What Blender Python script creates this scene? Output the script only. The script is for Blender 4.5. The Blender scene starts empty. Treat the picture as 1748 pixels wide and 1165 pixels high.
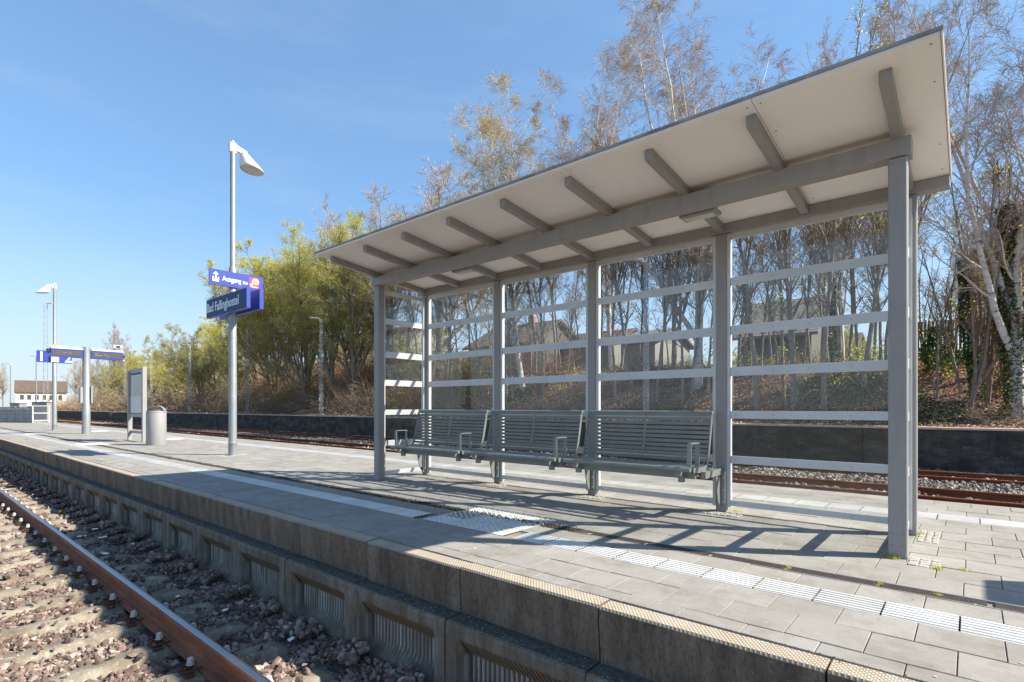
import bpy, math, random
import numpy as np
from mathutils import Vector, Matrix
R = math.radians
scene = bpy.context.scene
COL = scene.collection

# ------------------------------------------------------------------ camera
FPX, SV, CV = 914.8, .7597, .6503           # focal length in photo pixels; cos / sin of the view azimuth
cam = bpy.data.cameras.new('camera')
cam.sensor_width = 36; cam.lens = FPX * 36 / 1748
cam.shift_y = (695.6 - 582.5) / 1748
cam.clip_start = .05; cam.clip_end = 3000
camo = bpy.data.objects.new('camera', cam); COL.objects.link(camo)
camo.location = (0, 0, 1); camo.rotation_euler = (R(90), 0, math.atan2(CV, SV))
scene.camera = camo

# ------------------------------------------------------------------ sky, sun, exposure
SUNV = Vector((1.0, .62, 1.0)).normalized()
elev = math.asin(SUNV.z); az = math.atan2(SUNV.x, SUNV.y)
w = bpy.data.worlds.new('World'); scene.world = w; w.use_nodes = True
nt = w.node_tree; nt.nodes.clear()
sky = nt.nodes.new('ShaderNodeTexSky'); sky.sky_type = 'NISHITA'; sky.sun_disc = False
sky.sun_elevation = elev; sky.sun_rotation = az
sky.air_density = 1.0; sky.dust_density = .45; sky.ozone_density = 1.6; sky.altitude = 60
bg = nt.nodes.new('ShaderNodeBackground'); bg.inputs[1].default_value = .084
wo = nt.nodes.new('ShaderNodeOutputWorld')
# thin cirrus: streaky noise on the sky direction, low and to the left of the view
tc = nt.nodes.new('ShaderNodeTexCoord'); mp = nt.nodes.new('ShaderNodeMapping')
mp.inputs['Rotation'].default_value = (R(8), R(-14), R(35)); mp.inputs['Scale'].default_value = (1.2, 2.2, 9)
nz = nt.nodes.new('ShaderNodeTexNoise'); nz.inputs['Scale'].default_value = 1.6; nz.inputs['Detail'].default_value = 7; nz.inputs['Roughness'].default_value = .6
cr = nt.nodes.new('ShaderNodeValToRGB'); cr.color_ramp.elements[0].position = .48; cr.color_ramp.elements[1].position = .85
cr.color_ramp.elements[1].color = (.15, .15, .15, 1)
mx = nt.nodes.new('ShaderNodeMixRGB'); mx.inputs[2].default_value = (4.6, 5.2, 5.6, 1)
nt.links.new(tc.outputs['Generated'], mp.inputs['Vector']); nt.links.new(mp.outputs[0], nz.inputs['Vector'])
nt.links.new(nz.outputs[0], cr.inputs[0]); nt.links.new(cr.outputs[0], mx.inputs[0])
gm = nt.nodes.new('ShaderNodeGamma'); gm.inputs[1].default_value = .62; nt.links.new(sky.outputs[0], gm.inputs[0])
tn = nt.nodes.new('ShaderNodeMixRGB'); tn.blend_type = 'MULTIPLY'; tn.inputs[0].default_value = 1; tn.inputs[2].default_value = (1.20, 1.70, 2.18, 1)
nt.links.new(gm.outputs[0], tn.inputs[1]); sz = nt.nodes.new('ShaderNodeSeparateXYZ'); nt.links.new(tc.outputs['Generated'], sz.inputs[0])
hz = nt.nodes.new('ShaderNodeMapRange'); hz.inputs['From Min'].default_value = .32; hz.inputs['From Max'].default_value = 0; hz.inputs['To Max'].default_value = 1; nt.links.new(sz.outputs[2], hz.inputs[0])
hp = nt.nodes.new('ShaderNodeMath'); hp.operation = 'POWER'; hp.inputs[1].default_value = 1.6; nt.links.new(hz.outputs[0], hp.inputs[0])
hm = nt.nodes.new('ShaderNodeMixRGB'); hm.inputs[2].default_value = (4.2, 4.75, 5.15, 1); nt.links.new(hp.outputs[0], hm.inputs[0]); nt.links.new(tn.outputs[0], hm.inputs[1])
nt.links.new(hm.outputs[0], mx.inputs[1]); nt.links.new(mx.outputs[0], bg.inputs[0]); nt.links.new(bg.outputs[0], wo.inputs[0])
sun = bpy.data.lights.new('sun', 'SUN'); sun.energy = 5.0; sun.angle = R(.53); sun.color = (1, .925, .80)
suno = bpy.data.objects.new('sun', sun); COL.objects.link(suno)
suno.rotation_euler = SUNV.to_track_quat('Z', 'Y').to_euler(); suno.location = (20, 12, 30)
vs = scene.view_settings
vs.view_transform = 'Standard'; vs.look = 'None'; vs.gamma = 1; vs.exposure = 1.12; vs.use_curve_mapping = False
scene.render.engine = 'CYCLES'
scene.cycles.transparent_max_bounces = 24

# ------------------------------------------------------------------ materials
class G:
    def __init__(s, name):
        s.m = bpy.data.materials.new(name); s.m.use_nodes = True
        s.t = s.m.node_tree; s.b = s.t.nodes['Principled BSDF']; s.out = s.t.nodes['Material Output']
        s.tc = None
    def n(s, k, **kw):
        a = s.t.nodes.new('ShaderNode' + k)
        for q, v in kw.items():
            if q[0] == '_': setattr(a, q[1:], v)
            else: a.inputs[q.replace('__', ' ')].default_value = v
        return a
    def l(s, a, b): s.t.links.new(a, b)
    w = False
    def co(s, scale=(1, 1, 1), rot=(0, 0, 0), src='Object'):
        if s.w and src == 'Object':
            q = s.n('NewGeometry'); m = s.n('Mapping'); m.inputs['Scale'].default_value = scale; m.inputs['Rotation'].default_value = rot
            s.l(q.outputs['Position'], m.inputs[0]); return m.outputs[0]
        if not s.tc: s.tc = s.n('TexCoord')
        m = s.n('Mapping'); m.inputs['Scale'].default_value = scale; m.inputs['Rotation'].default_value = rot
        s.l(s.tc.outputs[src], m.inputs[0]); return m.outputs[0]
    def noise(s, scale, detail=4, rough=.55, stretch=(1, 1, 1), src='Object', dist=0):
        a = s.n('TexNoise', Scale=scale, Detail=detail, Roughness=rough, Distortion=dist)
        s.l(s.co(stretch, src=src), a.inputs['Vector']); return a.outputs[0]
    def ramp(s, f, stops):
        r = s.n('ValToRGB'); e = r.color_ramp.elements
        while len(e) < len(stops): e.new(.5)
        for i, (p, c) in enumerate(stops):
            e[i].position = p; e[i].color = (c[0], c[1], c[2], 1) if hasattr(c, '__len__') else (c, c, c, 1)
        s.l(f, r.inputs[0]); return r.outputs[0]
    def mix(s, f, a, b, mode='MIX'):
        m = s.n('MixRGB', _blend_type=mode)
        for i, v in enumerate((f, a, b)):
            if hasattr(v, 'is_linked') or hasattr(v, 'links'): s.l(v, m.inputs[i])
            elif i == 0: m.inputs[0].default_value = v
            else: m.inputs[i].default_value = (v[0], v[1], v[2], 1) if hasattr(v, '__len__') else (v, v, v, 1)
        return m.outputs[0]
    def rand(s):
        return s.n('NewGeometry').outputs['Random Per Island']
    def bump(s, h, strength=.3, dist=.01):
        b = s.n('Bump', Strength=strength, Distance=dist); s.l(h, b.inputs['Height']); s.l(b.outputs[0], s.b.inputs['Normal'])
    def col(s, c):
        if hasattr(c, 'links'): s.l(c, s.b.inputs['Base Color'])
        else: s.b.inputs['Base Color'].default_value = (c[0], c[1], c[2], 1)
    def set(s, rough=.6, metal=0, spec=.5):
        s.b.inputs['Roughness'].default_value = rough; s.b.inputs['Metallic'].default_value = metal
        s.b.inputs['Specular IOR Level'].default_value = spec; return s
M = {}
def simple(name, c, rough=.6, metal=0, var=.12, scale=6, bump=0, stretch=(1, 1, 1), spec=.5):
    g = G(name); f = g.noise(scale, 5, .6, stretch)
    lo = tuple(x * (1 - var) for x in c); hi = tuple(min(1, x * (1 + var)) for x in c)
    g.col(g.ramp(f, [(.3, lo), (.7, hi)])); g.set(rough, metal, spec)
    if bump: g.bump(g.noise(scale * 8, 4), bump, .004)
    M[name] = g.m; return g.m

# paving slabs: every slab is an island with its own grey, aggregate speckle, blotchy dirt
g = G('paving'); r = g.rand()
base = g.ramp(r, [(0, (.27, .257, .232)), (.5, (.293, .28, .254)), (1, (.32, .305, .278))])
base = g.mix(g.ramp(g.noise(.9, 6, .65), [(.38, 0), (.68, .45)]), base, (.225, .21, .188))
base = g.mix(g.ramp(g.noise(260, 2, .5), [(.36, .4), (.5, 0)]), base, (.16, .155, .15))
base = g.mix(g.ramp(g.noise(14, 4, .7), [(.62, 0), (.74, .35)]), base, (.46, .44, .40))
base = g.mix(g.ramp(g.noise(2.6, 8, .8), [(.46, 0), (.64, .7)]), base, (.18, .158, .128))
base = g.mix(g.ramp(g.noise(5, 2, .5), [(.74, 0), (.755, .5)]), base, (.62, .60, .56))
g.col(base); g.set(.85, 0, .25); g.bump(g.noise(300, 3), .35, .002); M['paving'] = g.m
g = G('tactile_white'); r = g.rand()
base = g.ramp(r, [(0, (.54, .525, .49)), (1, (.64, .625, .59))])
base = g.mix(g.ramp(g.noise(3, 6, .7), [(.42, 0), (.72, .7)]), base, (.42, .405, .37))
g.col(base); g.set(.75, 0, .3); g.bump(g.noise(200, 3), .3, .002); M['tactile_white'] = g.m
g = G('joint_sand'); c = g.ramp(g.noise(7, 6, .7), [(.35, (.13, .11, .085)), (.65, (.33, .285, .22))])
g.col(c); g.set(.95, 0, .1); g.bump(g.noise(150, 4), .8, .004); M['joint_sand'] = g.m
simple('dirt_dark', (.062, .048, .036), .95, 0, .4, 20, .6)
simple('moss', (.075, .10, .028), .95, 0, .35, 30, .6)
# coping stone: ochre diamond-grip top, dark weathered face
g = G('coping'); g.w = True
geo = g.n('NewGeometry'); sep = g.n('SeparateXYZ'); g.l(geo.outputs['Normal'], sep.inputs[0])
w1 = g.n('TexWave', Scale=20, Distortion=1.4); w1.inputs['Detail'].default_value = 2; g.l(g.co((1, 1, 0), (0, 0, R(38))), w1.inputs['Vector'])
w2 = g.n('TexWave', Scale=20, Distortion=1.4); w2.inputs['Detail'].default_value = 2; g.l(g.co((1, 1, 0), (0, 0, R(-38))), w2.inputs['Vector'])
mm = g.mix(1, w1.outputs[1], w2.outputs[1], 'MULTIPLY')
top = g.mix(g.ramp(mm, [(.15, 0), (.5, 1)]), (.27, .21, .14), (.46, .415, .35))
top = g.mix(g.ramp(g.noise(6, 5, .7), [(.4, 0), (.7, .6)]), top, (.42, .38, .32))
face = g.ramp(g.noise(5, 7, .7, (1.6, 1.6, .35)), [(.3, (.085, .066, .048)), (.5, (.165, .13, .095)), (.72, (.26, .215, .165))])
face = g.mix(g.ramp(g.noise(60, 3, .6, (1, 1, .5)), [(.3, .6), (.5, 0)]), face, (.045, .038, .03))
face = g.mix(g.ramp(g.noise(120, 2, .5), [(.68, 0), (.73, .8)]), face, (.34, .31, .27))
g.col(g.mix(g.ramp(sep.outputs[2], [(.5, 0), (.8, 1)]), face, top)); g.set(.9, 0, .2)
g.bump(g.mix(.35, mm, g.noise(90, 4)), .8, .004); M['coping'] = g.m
# fluted wall panels: streaky, lime-washed flutes with brown and green film
g = G('panel'); g.w = True
c = g.ramp(g.noise(6, 6, .65, (2, 2, .5)), [(.32, (.11, .093, .07)), (.5, (.175, .155, .125)), (.7, (.27, .25, .215))])
c = g.mix(g.ramp(g.noise(2.2, 5, .6), [(.45, 0), (.72, .75)]), c, (.13, .10, .062))
c = g.mix(g.ramp(g.noise(90, 3, .6), [(.3, .5), (.48, 0)]), c, (.06, .055, .045))
g.w = False; ps = g.n('SeparateXYZ'); g.l(g.co(), ps.inputs[0]); g.w = True
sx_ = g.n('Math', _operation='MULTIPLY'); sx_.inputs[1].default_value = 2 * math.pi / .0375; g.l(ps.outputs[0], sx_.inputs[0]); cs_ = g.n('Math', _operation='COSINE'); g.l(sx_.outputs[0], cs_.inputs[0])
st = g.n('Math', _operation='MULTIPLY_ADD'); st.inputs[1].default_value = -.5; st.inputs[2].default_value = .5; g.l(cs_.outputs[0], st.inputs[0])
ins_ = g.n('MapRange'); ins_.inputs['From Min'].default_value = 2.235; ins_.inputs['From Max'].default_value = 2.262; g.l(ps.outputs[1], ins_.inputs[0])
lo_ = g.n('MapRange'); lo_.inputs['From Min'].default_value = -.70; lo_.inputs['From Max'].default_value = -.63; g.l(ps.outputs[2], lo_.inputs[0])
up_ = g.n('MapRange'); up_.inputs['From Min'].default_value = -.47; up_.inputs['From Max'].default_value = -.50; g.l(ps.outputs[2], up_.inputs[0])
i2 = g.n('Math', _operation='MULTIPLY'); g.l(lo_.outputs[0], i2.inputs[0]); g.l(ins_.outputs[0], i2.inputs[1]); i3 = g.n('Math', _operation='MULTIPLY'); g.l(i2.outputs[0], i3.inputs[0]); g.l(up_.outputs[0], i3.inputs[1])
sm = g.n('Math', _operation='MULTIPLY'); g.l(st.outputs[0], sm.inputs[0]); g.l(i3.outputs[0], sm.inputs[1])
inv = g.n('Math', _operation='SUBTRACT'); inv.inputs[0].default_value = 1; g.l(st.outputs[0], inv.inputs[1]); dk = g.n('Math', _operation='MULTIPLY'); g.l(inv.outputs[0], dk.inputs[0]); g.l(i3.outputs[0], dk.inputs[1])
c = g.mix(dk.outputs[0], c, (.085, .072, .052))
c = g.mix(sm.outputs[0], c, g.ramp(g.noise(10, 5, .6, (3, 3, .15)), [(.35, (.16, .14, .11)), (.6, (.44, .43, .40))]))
cham = g.n('MapRange'); cham.inputs['From Min'].default_value = -.50; cham.inputs['From Max'].default_value = -.475; g.l(ps.outputs[2], cham.inputs[0])
in2 = g.n('MapRange'); in2.inputs['From Min'].default_value = 2.214; in2.inputs['From Max'].default_value = 2.222; g.l(ps.outputs[1], in2.inputs[0])
cm = g.n('Math', _operation='MULTIPLY'); g.l(cham.outputs[0], cm.inputs[0]); g.l(in2.outputs[0], cm.inputs[1])
c = g.mix(cm.outputs[0], c, g.ramp(st.outputs[0], [(.2, (.085, .068, .042)), (.8, (.21, .175, .12))]))
geo = g.n('NewGeometry'); sep = g.n('SeparateXYZ'); g.l(geo.outputs['Normal'], sep.inputs[0])
led = g.ramp(g.noise(25, 5, .7), [(.35, (.06, .055, .048)), (.65, (.12, .11, .095)), (.8, (.2, .19, .17))])
g.col(g.mix(g.ramp(sep.outputs[2], [(.6, 0), (.85, 1)]), c, led)); g.set(.92, 0, .15); g.bump(g.noise(80, 4), .5, .004); M['panel'] = g.m
# old black retaining wall
g = G('old_wall')
c = g.ramp(g.noise(1.1, 8, .72, (1, 1, 2.2)), [(.3, (.024, .022, .021)), (.5, (.058, .052, .047)), (.68, (.15, .13, .105))])
c = g.mix(g.ramp(g.noise(.5, 5, .6, (1, 1, 4)), [(.52, 0), (.7, .5)]), c, (.15, .12, .085))
c = g.mix(g.ramp(g.noise(9, 5, .7), [(.64, 0), (.69, .8)]), c, (.36, .34, .30))
c = g.mix(g.ramp(g.noise(3, 6, .7, (2, 2, .15)), [(.5, 0), (.7, .6)]), c, (.11, .10, .085))
c = g.mix(g.ramp(g.noise(1.4, 6, .7), [(.56, 0), (.7, .5)]), c, (.06, .075, .03))
g.col(c); g.set(.9, 0, .2); g.bump(g.noise(12, 6, .7), .7, .03); M['old_wall'] = g.m
simple('wall_cap', (.52, .41, .31), .9, 0, .3, 5, .5)
# ballast
g = G('ballast_bed'); v = g.n('TexVoronoi', Scale=22); g.l(g.co((1, 1, 1)), v.inputs['Vector'])
c = g.ramp(v.outputs['Color'], [(0, (.05, .04, .036)), (.5, (.13, .10, .09)), (1, (.24, .19, .17))])
g.col(c); g.set(.9, 0, .2); g.bump(v.outputs['Distance'], 1, .04); M['ballast_bed'] = g.m
def stone(name, stops):
    g = G(name); c = g.ramp(g.rand(), stops)
    c = g.mix(g.ramp(g.noise(40, 3, .6), [(.35, .45), (.6, 0)]), c, (.09, .07, .06))
    g.col(c); g.set(.85, 0, .25); M[name] = g.m
stone('stone_red', [(0, (.075, .055, .045)), (.3, (.155, .105, .085)), (.6, (.235, .165, .135)), (.85, (.31, .24, .20)), (1, (.46, .40, .34))])
stone('stone_grey', [(0, (.10, .08, .07)), (.4, (.20, .17, .15)), (.8, (.34, .305, .27)), (1, (.50, .47, .43))])
g = G('gravel_far'); v = g.n('TexVoronoi', Scale=14); g.l(g.co((1, 1, 1)), v.inputs['Vector'])
c = g.ramp(v.outputs['Color'], [(0, (.10, .065, .048)), (.5, (.20, .14, .105)), (1, (.34, .27, .22))])
g.col(c); g.set(.9, 0, .2); g.bump(v.outputs['Distance'], 1, .05); M['gravel_far'] = g.m
g = G('sleeper_concrete'); g.w = True
c = g.ramp(g.noise(4, 6, .7), [(.3, (.12, .095, .068)), (.5, (.21, .178, .135)), (.7, (.33, .29, .23))])
c = g.mix(g.ramp(g.noise(25, 5, .7), [(.55, 0), (.68, .7)]), c, (.48, .45, .38))
g.col(c); g.set(.9, 0, .2); g.bump(g.noise(60, 5, .7), .8, .006); M['sleeper_concrete'] = g.m
g = G('rail_steel')
geo = g.n('NewGeometry'); sep = g.n('SeparateXYZ'); g.l(geo.outputs['Normal'], sep.inputs[0])
g.l(g.tc.outputs[0] if g.tc else g.co(), sep.inputs[0]) if False else None
pos = g.n('SeparateXYZ'); g.l(g.co((1, 1, 1)), pos.inputs[0])
rust = g.ramp(g.noise(9, 6, .65, (.25, 1, 1)), [(.3, (.11, .036, .015)), (.55, (.21, .07, .027)), (.75, (.31, .125, .055))])
band = g.ramp(pos.outputs[1], [(0, 0), (1, 1)])
ab = g.n('Math', _operation='ABSOLUTE'); g.l(pos.outputs[1], ab.inputs[0])
lt = g.n('Math', _operation='LESS_THAN'); g.l(ab.outputs[0], lt.inputs[0]); lt.inputs[1].default_value = .026
gz = g.n('Math', _operation='GREATER_THAN'); g.l(sep.outputs[2], gz.inputs[0]); gz.inputs[1].default_value = .8
gh = g.n('Math', _operation='GREATER_THAN'); g.l(pos.outputs[2], gh.inputs[0]); gh.inputs[1].default_value = .15
p1 = g.n('Math', _operation='MULTIPLY'); g.l(lt.outputs[0], p1.inputs[0]); g.l(gz.outputs[0], p1.inputs[1])
p2 = g.n('Math', _operation='MULTIPLY'); g.l(p1.outputs[0], p2.inputs[0]); g.l(gh.outputs[0], p2.inputs[1])
g.col(g.mix(p2.outputs[0], rust, (.34, .33, .34))); g.l(p2.outputs[0], g.b.inputs['Metallic'])
rr = g.n('MapRange'); rr.inputs['To Min'].default_value = .78; rr.inputs['To Max'].default_value = .34; g.l(p2.outputs[0], rr.inputs[0]); g.l(rr.outputs[0], g.b.inputs['Roughness'])
g.bump(g.noise(60, 4), .2, .003); M['rail_steel'] = g.m
g = G('rail_rust')
c = g.ramp(g.noise(5, 6, .65, (.25, 1, 1)), [(.3, (.12, .035, .016)), (.55, (.20, .065, .028)), (.75, (.32, .145, .07))])
g.col(c); g.set(.85, 0, .2); M['rail_rust'] = g.m
simple('clip_rust', (.10, .042, .022), .8, .3, .3, 20)
simple('bolt_grey', (.42, .41, .38), .6, 0, .2, 30)
# metals and paints
g = G('shelter_grey'); c = g.ramp(g.noise(1.8, 6, .65), [(.3, (.27, .258, .243)), (.7, (.305, .293, .276))])
c = g.mix(g.ramp(g.noise(16, 4, .7, (1, 1, .3)), [(.62, 0), (.8, .35)]), c, (.36, .35, .33))
st_ = g.ramp(g.noise(5, 7, .75, (3, 3, .25)), [(.5, 0), (.72, .55)])
c = g.mix(st_, c, (.20, .185, .165)); c = g.mix(g.ramp(g.noise(55, 3, .7), [(.68, 0), (.72, .5)]), c, (.14, .12, .10))
g.col(c); g.set(.48, .15, .45); g.bump(g.noise(250, 2), .06, .001); M['shelter_grey'] = g.m
simple('alu', (.56, .57, .58), .5, .35, .07, 4)
g = G('bench_green'); c = g.ramp(g.noise(3, 5, .6), [(.3, (.20, .215, .205)), (.7, (.265, .28, .265))])
g.col(c); g.set(.45, .2, .5); M['bench_green'] = g.m
g = G('soffit'); c = g.ramp(g.noise(.7, 7, .62, (1, 1, 1)), [(.3, (.80, .755, .70)), (.7, (.86, .82, .77))])
c = g.mix(g.ramp(g.noise(2.5, 6, .7, (1, .35, 1)), [(.55, 0), (.8, .4)]), c, (.60, .54, .46))
g.col(c); g.set(.7, 0, .3); M['soffit'] = g.m
simple('roof_edge', (.30, .30, .29), .7, .2, .35, 7)
simple('galv', (.29, .312, .325), .5, .45, .1, 7)
simple('white_paint', (.74, .74, .73), .5, 0, .05, 5)
simple('light_grey', (.29, .29, .286), .5, .1, .05, 4)
simple('mid_grey', (.26, .26, .26), .55, .1, .1, 4)
simple('black', (.015, .015, .016), .5)
simple('sign_blue', (.03, .052, .30), .38, 0, .05, 3)
simple('board_blue', (.025, .072, .19), .6, 0, .08, 2, spec=.2)
simple('white_text', (.86, .86, .86), .5, 0, .02, 3)
simple('pale_text', (.74, .80, .86), .5, 0, .02, 3)
simple('yellow', (.80, .52, .02), .5, 0, .06, 3)
simple('magenta', (.72, .02, .26), .5, 0, .03, 3)
simple('orange', (.95, .36, .06), .5, 0, .03, 3)
simple('lcd', (.085, .08, .055), .3, 0, .1, 4)
simple('lens', (.50, .53, .48), .3, 0, .12, 12)
simple('red_plate', (.5, .05, .03), .6)
simple('poster', (.58, .585, .60), .5, 0, .05, 3)
simple('cobble', (.36, .335, .29), .9, 0, .25, 20, .4)
simple('gum', (.42, .40, .365), .8, 0, .25, 3)
simple('grate_iron', (.085, .07, .06), .7, .3, .35, 25)
# glass: thin clear sheet with a little grime
g = G('glass')
tr = g.n('BsdfTransparent', Color=(.965, .975, .97, 1)); gl = g.n('BsdfGlossy', Roughness=.03, Color=(.9, .9, .9, 1)); df = g.n('BsdfDiffuse', Color=(.62, .62, .60, 1))
lw = g.n('LayerWeight', Blend=.5); f5 = g.n('Math', _operation='POWER'); f5.inputs[1].default_value = 4.2; g.l(lw.outputs['Facing'], f5.inputs[0])
fr = g.n('MapRange'); fr.inputs['To Min'].default_value = .03; fr.inputs['To Max'].default_value = .75; g.l(f5.outputs[0], fr.inputs[0])
a = g.n('MixShader'); g.l(fr.outputs[0], a.inputs[0]); g.l(tr.outputs[0], a.inputs[1]); g.l(gl.outputs[0], a.inputs[2])
b = g.n('MixShader'); dirt = g.ramp(g.noise(1.6, 7, .7, (1, 1, .5)), [(.45, .003), (.75, .016), (.95, .05)])
g.l(dirt, b.inputs[0]); g.l(a.outputs[0], b.inputs[1]); g.l(df.outputs[0], b.inputs[2]); g.l(b.outputs[0], g.out.inputs[0]); M['glass'] = g.m
g = G('case_glass_reflection'); g.col(g.ramp(g.noise(1.3, 3, .5), [(.35, (.06, .07, .075)), (.5, (.16, .17, .13)), (.65, (.12, .17, .24))])); g.set(.12, 0, .45); M['case_glass_reflection'] = g.m  # dark, olive and blue blotches put reflections of trees and sky into the colour
# vegetation
def bark(name, stops, st=(1, 1, 1), sc=6):
    g = G(name); c = g.ramp(g.noise(sc, 5, .7, st), stops); g.col(c); g.set(.9, 0, .2); M[name] = g.m
bark('bark_birch', [(.34, (.09, .075, .065)), (.40, (.50, .46, .42)), (.6, (.68, .64, .59))], (1, 1, 3), 3)
bark('bark_grey', [(.3, (.15, .125, .10)), (.6, (.28, .24, .20)), (.75, (.38, .33, .28))])
bark('bark_brown', [(.3, (.15, .12, .09)), (.6, (.27, .22, .17)), (.75, (.38, .32, .25))])
bark('twig_purple', [(.3, (.34, .27, .22)), (.7, (.52, .44, .37))])
bark('twig_gold', [(.3, (.38, .30, .17)), (.7, (.56, .46, .28))])
bark('twig_brown', [(.3, (.20, .14, .095)), (.7, (.34, .26, .18))])
bark('twig_green', [(.3, (.28, .25, .12)), (.7, (.42, .38, .19))])
bark('twig_red', [(.3, (.22, .11, .07)), (.7, (.36, .21, .14))])
def leafmat(name, stops, tl=.55):
    g = G(name); c = g.ramp(g.rand(), stops)
    d = g.n('BsdfDiffuse'); t = g.n('BsdfTranslucent'); m = g.n('MixShader'); m.inputs[0].default_value = tl
    g.l(c, d.inputs[0]); g.l(c, t.inputs[0]); g.l(d.outputs[0], m.inputs[1]); g.l(t.outputs[0], m.inputs[2]); g.l(m.outputs[0], g.out.inputs[0]); M[name] = g.m
leafmat('leaf_yellow', [(0, (.46, .45, .08)), (.5, (.70, .66, .11)), (1, (.85, .79, .18))])
leafmat('leaf_spring', [(0, (.30, .32, .07)), (.5, (.50, .50, .11)), (1, (.70, .66, .17))])
leafmat('leaf_olive', [(0, (.12, .15, .04)), (.6, (.24, .26, .07)), (1, (.38, .37, .11))])
leafmat('leaf_gold', [(0, (.38, .31, .15)), (.6, (.52, .43, .22)), (1, (.66, .57, .32))], .4)
leafmat('leaf_ivy', [(0, (.03, .055, .02)), (.7, (.075, .115, .04)), (1, (.16, .21, .09))], .2)
leafmat('litter', [(0, (.16, .09, .065)), (.45, (.40, .25, .18)), (.8, (.62, .43, .33)), (1, (.85, .74, .62))], .1)
g = G('soil'); c = g.ramp(g.noise(.8, 8, .75), [(.3, (.12, .07, .05)), (.5, (.24, .15, .105)), (.7, (.36, .25, .18))])
c = g.mix(g.ramp(g.noise(.25, 5, .6), [(.52, 0), (.62, .6)]), c, (.06, .07, .03))
g.col(c); g.set(.95, 0, .1); g.bump(g.noise(7, 7, .75), 1, .1); M['soil'] = g.m
g = G('ground_far'); c = g.ramp(g.noise(.05, 8, .65), [(.35, (.11, .10, .06)), (.65, (.20, .17, .11))]); g.col(c); g.set(.95, 0, .1); M['ground_far'] = g.m
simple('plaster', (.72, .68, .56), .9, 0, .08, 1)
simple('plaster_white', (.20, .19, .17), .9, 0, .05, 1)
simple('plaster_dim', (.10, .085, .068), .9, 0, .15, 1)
simple('pane', (.06, .075, .09), .15, 0, .2, 2)
def tiles(name, c1, c2):
    g = G(name); wv = g.n('TexWave', Scale=1.6, _bands_direction='Z'); g.l(g.co(), wv.inputs['Vector'])
    c = g.mix(g.ramp(g.noise(2, 6, .7), [(.3, 0), (.7, 1)]), c1, c2); g.col(c); g.set(.85, 0, .2); g.bump(wv.outputs[1], .6, .05); M[name] = g.m
tiles('tile_brown', (.085, .062, .05), (.15, .115, .095)); tiles('tile_red', (.30, .095, .045), (.42, .15, .07)); tiles('tile_grey', (.13, .115, .10), (.20, .18, .155))
g = G('brick'); bt = g.n('TexBrick', Scale=4, Color1=(.33, .11, .06, 1), Color2=(.25, .085, .05, 1), Mortar=(.3, .27, .22, 1)); g.l(g.co((1, 1, 1), (R(90), 0, 0)), bt.inputs['Vector'])
g.col(bt.outputs[0]); g.set(.9); M['brick'] = g.m
simple('fence_wood', (.20, .15, .11), .9, 0, .3, 5)
simple('mesh_grey', (.42, .44, .44), .7, .1, .12, 2)

# ------------------------------------------------------------------ mesh helpers
def origin_of(o):
    v = Vector((0, 0, 0))
    while o is not None: v = v + o.location; o = o.parent
    return v
def npmesh(name, V, F, mat, parent=None, smooth=False, loc=None, FT=None):
    """V (n,3); F (m,4) quads; FT (k,3) triangles"""
    V = np.asarray(V, np.float32).reshape(-1, 3)
    F = np.zeros((0, 4), np.int32) if F is None or len(F) == 0 else np.asarray(F, np.int32)
    FT = np.zeros((0, 3), np.int32) if FT is None or len(FT) == 0 else np.asarray(FT, np.int32)
    me = bpy.data.meshes.new(name)
    if parent is not None and loc is None: V = V - np.array(origin_of(parent), np.float32)
    me.vertices.add(len(V)); me.vertices.foreach_set('co', V.ravel())
    nl = F.size + FT.size; me.loops.add(nl)
    me.loops.foreach_set('vertex_index', np.concatenate([F.ravel(), FT.ravel()]))
    npg = len(F) + len(FT); me.polygons.add(npg)
    st = np.concatenate([np.arange(len(F)) * 4, F.size + np.arange(len(FT)) * 3]).astype(np.int32)
    me.polygons.foreach_set('loop_start', st)
    me.update(calc_edges=True); me.validate()
    me.polygons.foreach_set('use_smooth', np.full(len(me.polygons), bool(smooth))); me.update()
    if mat: me.materials.append(M[mat])
    o = bpy.data.objects.new(name, me); COL.objects.link(o)
    if parent is not None: o.parent = parent
    return o
BOXF = [(0, 3, 2, 1), (4, 5, 6, 7), (0, 1, 5, 4), (1, 2, 6, 5), (2, 3, 7, 6), (3, 0, 4, 7)]
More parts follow.
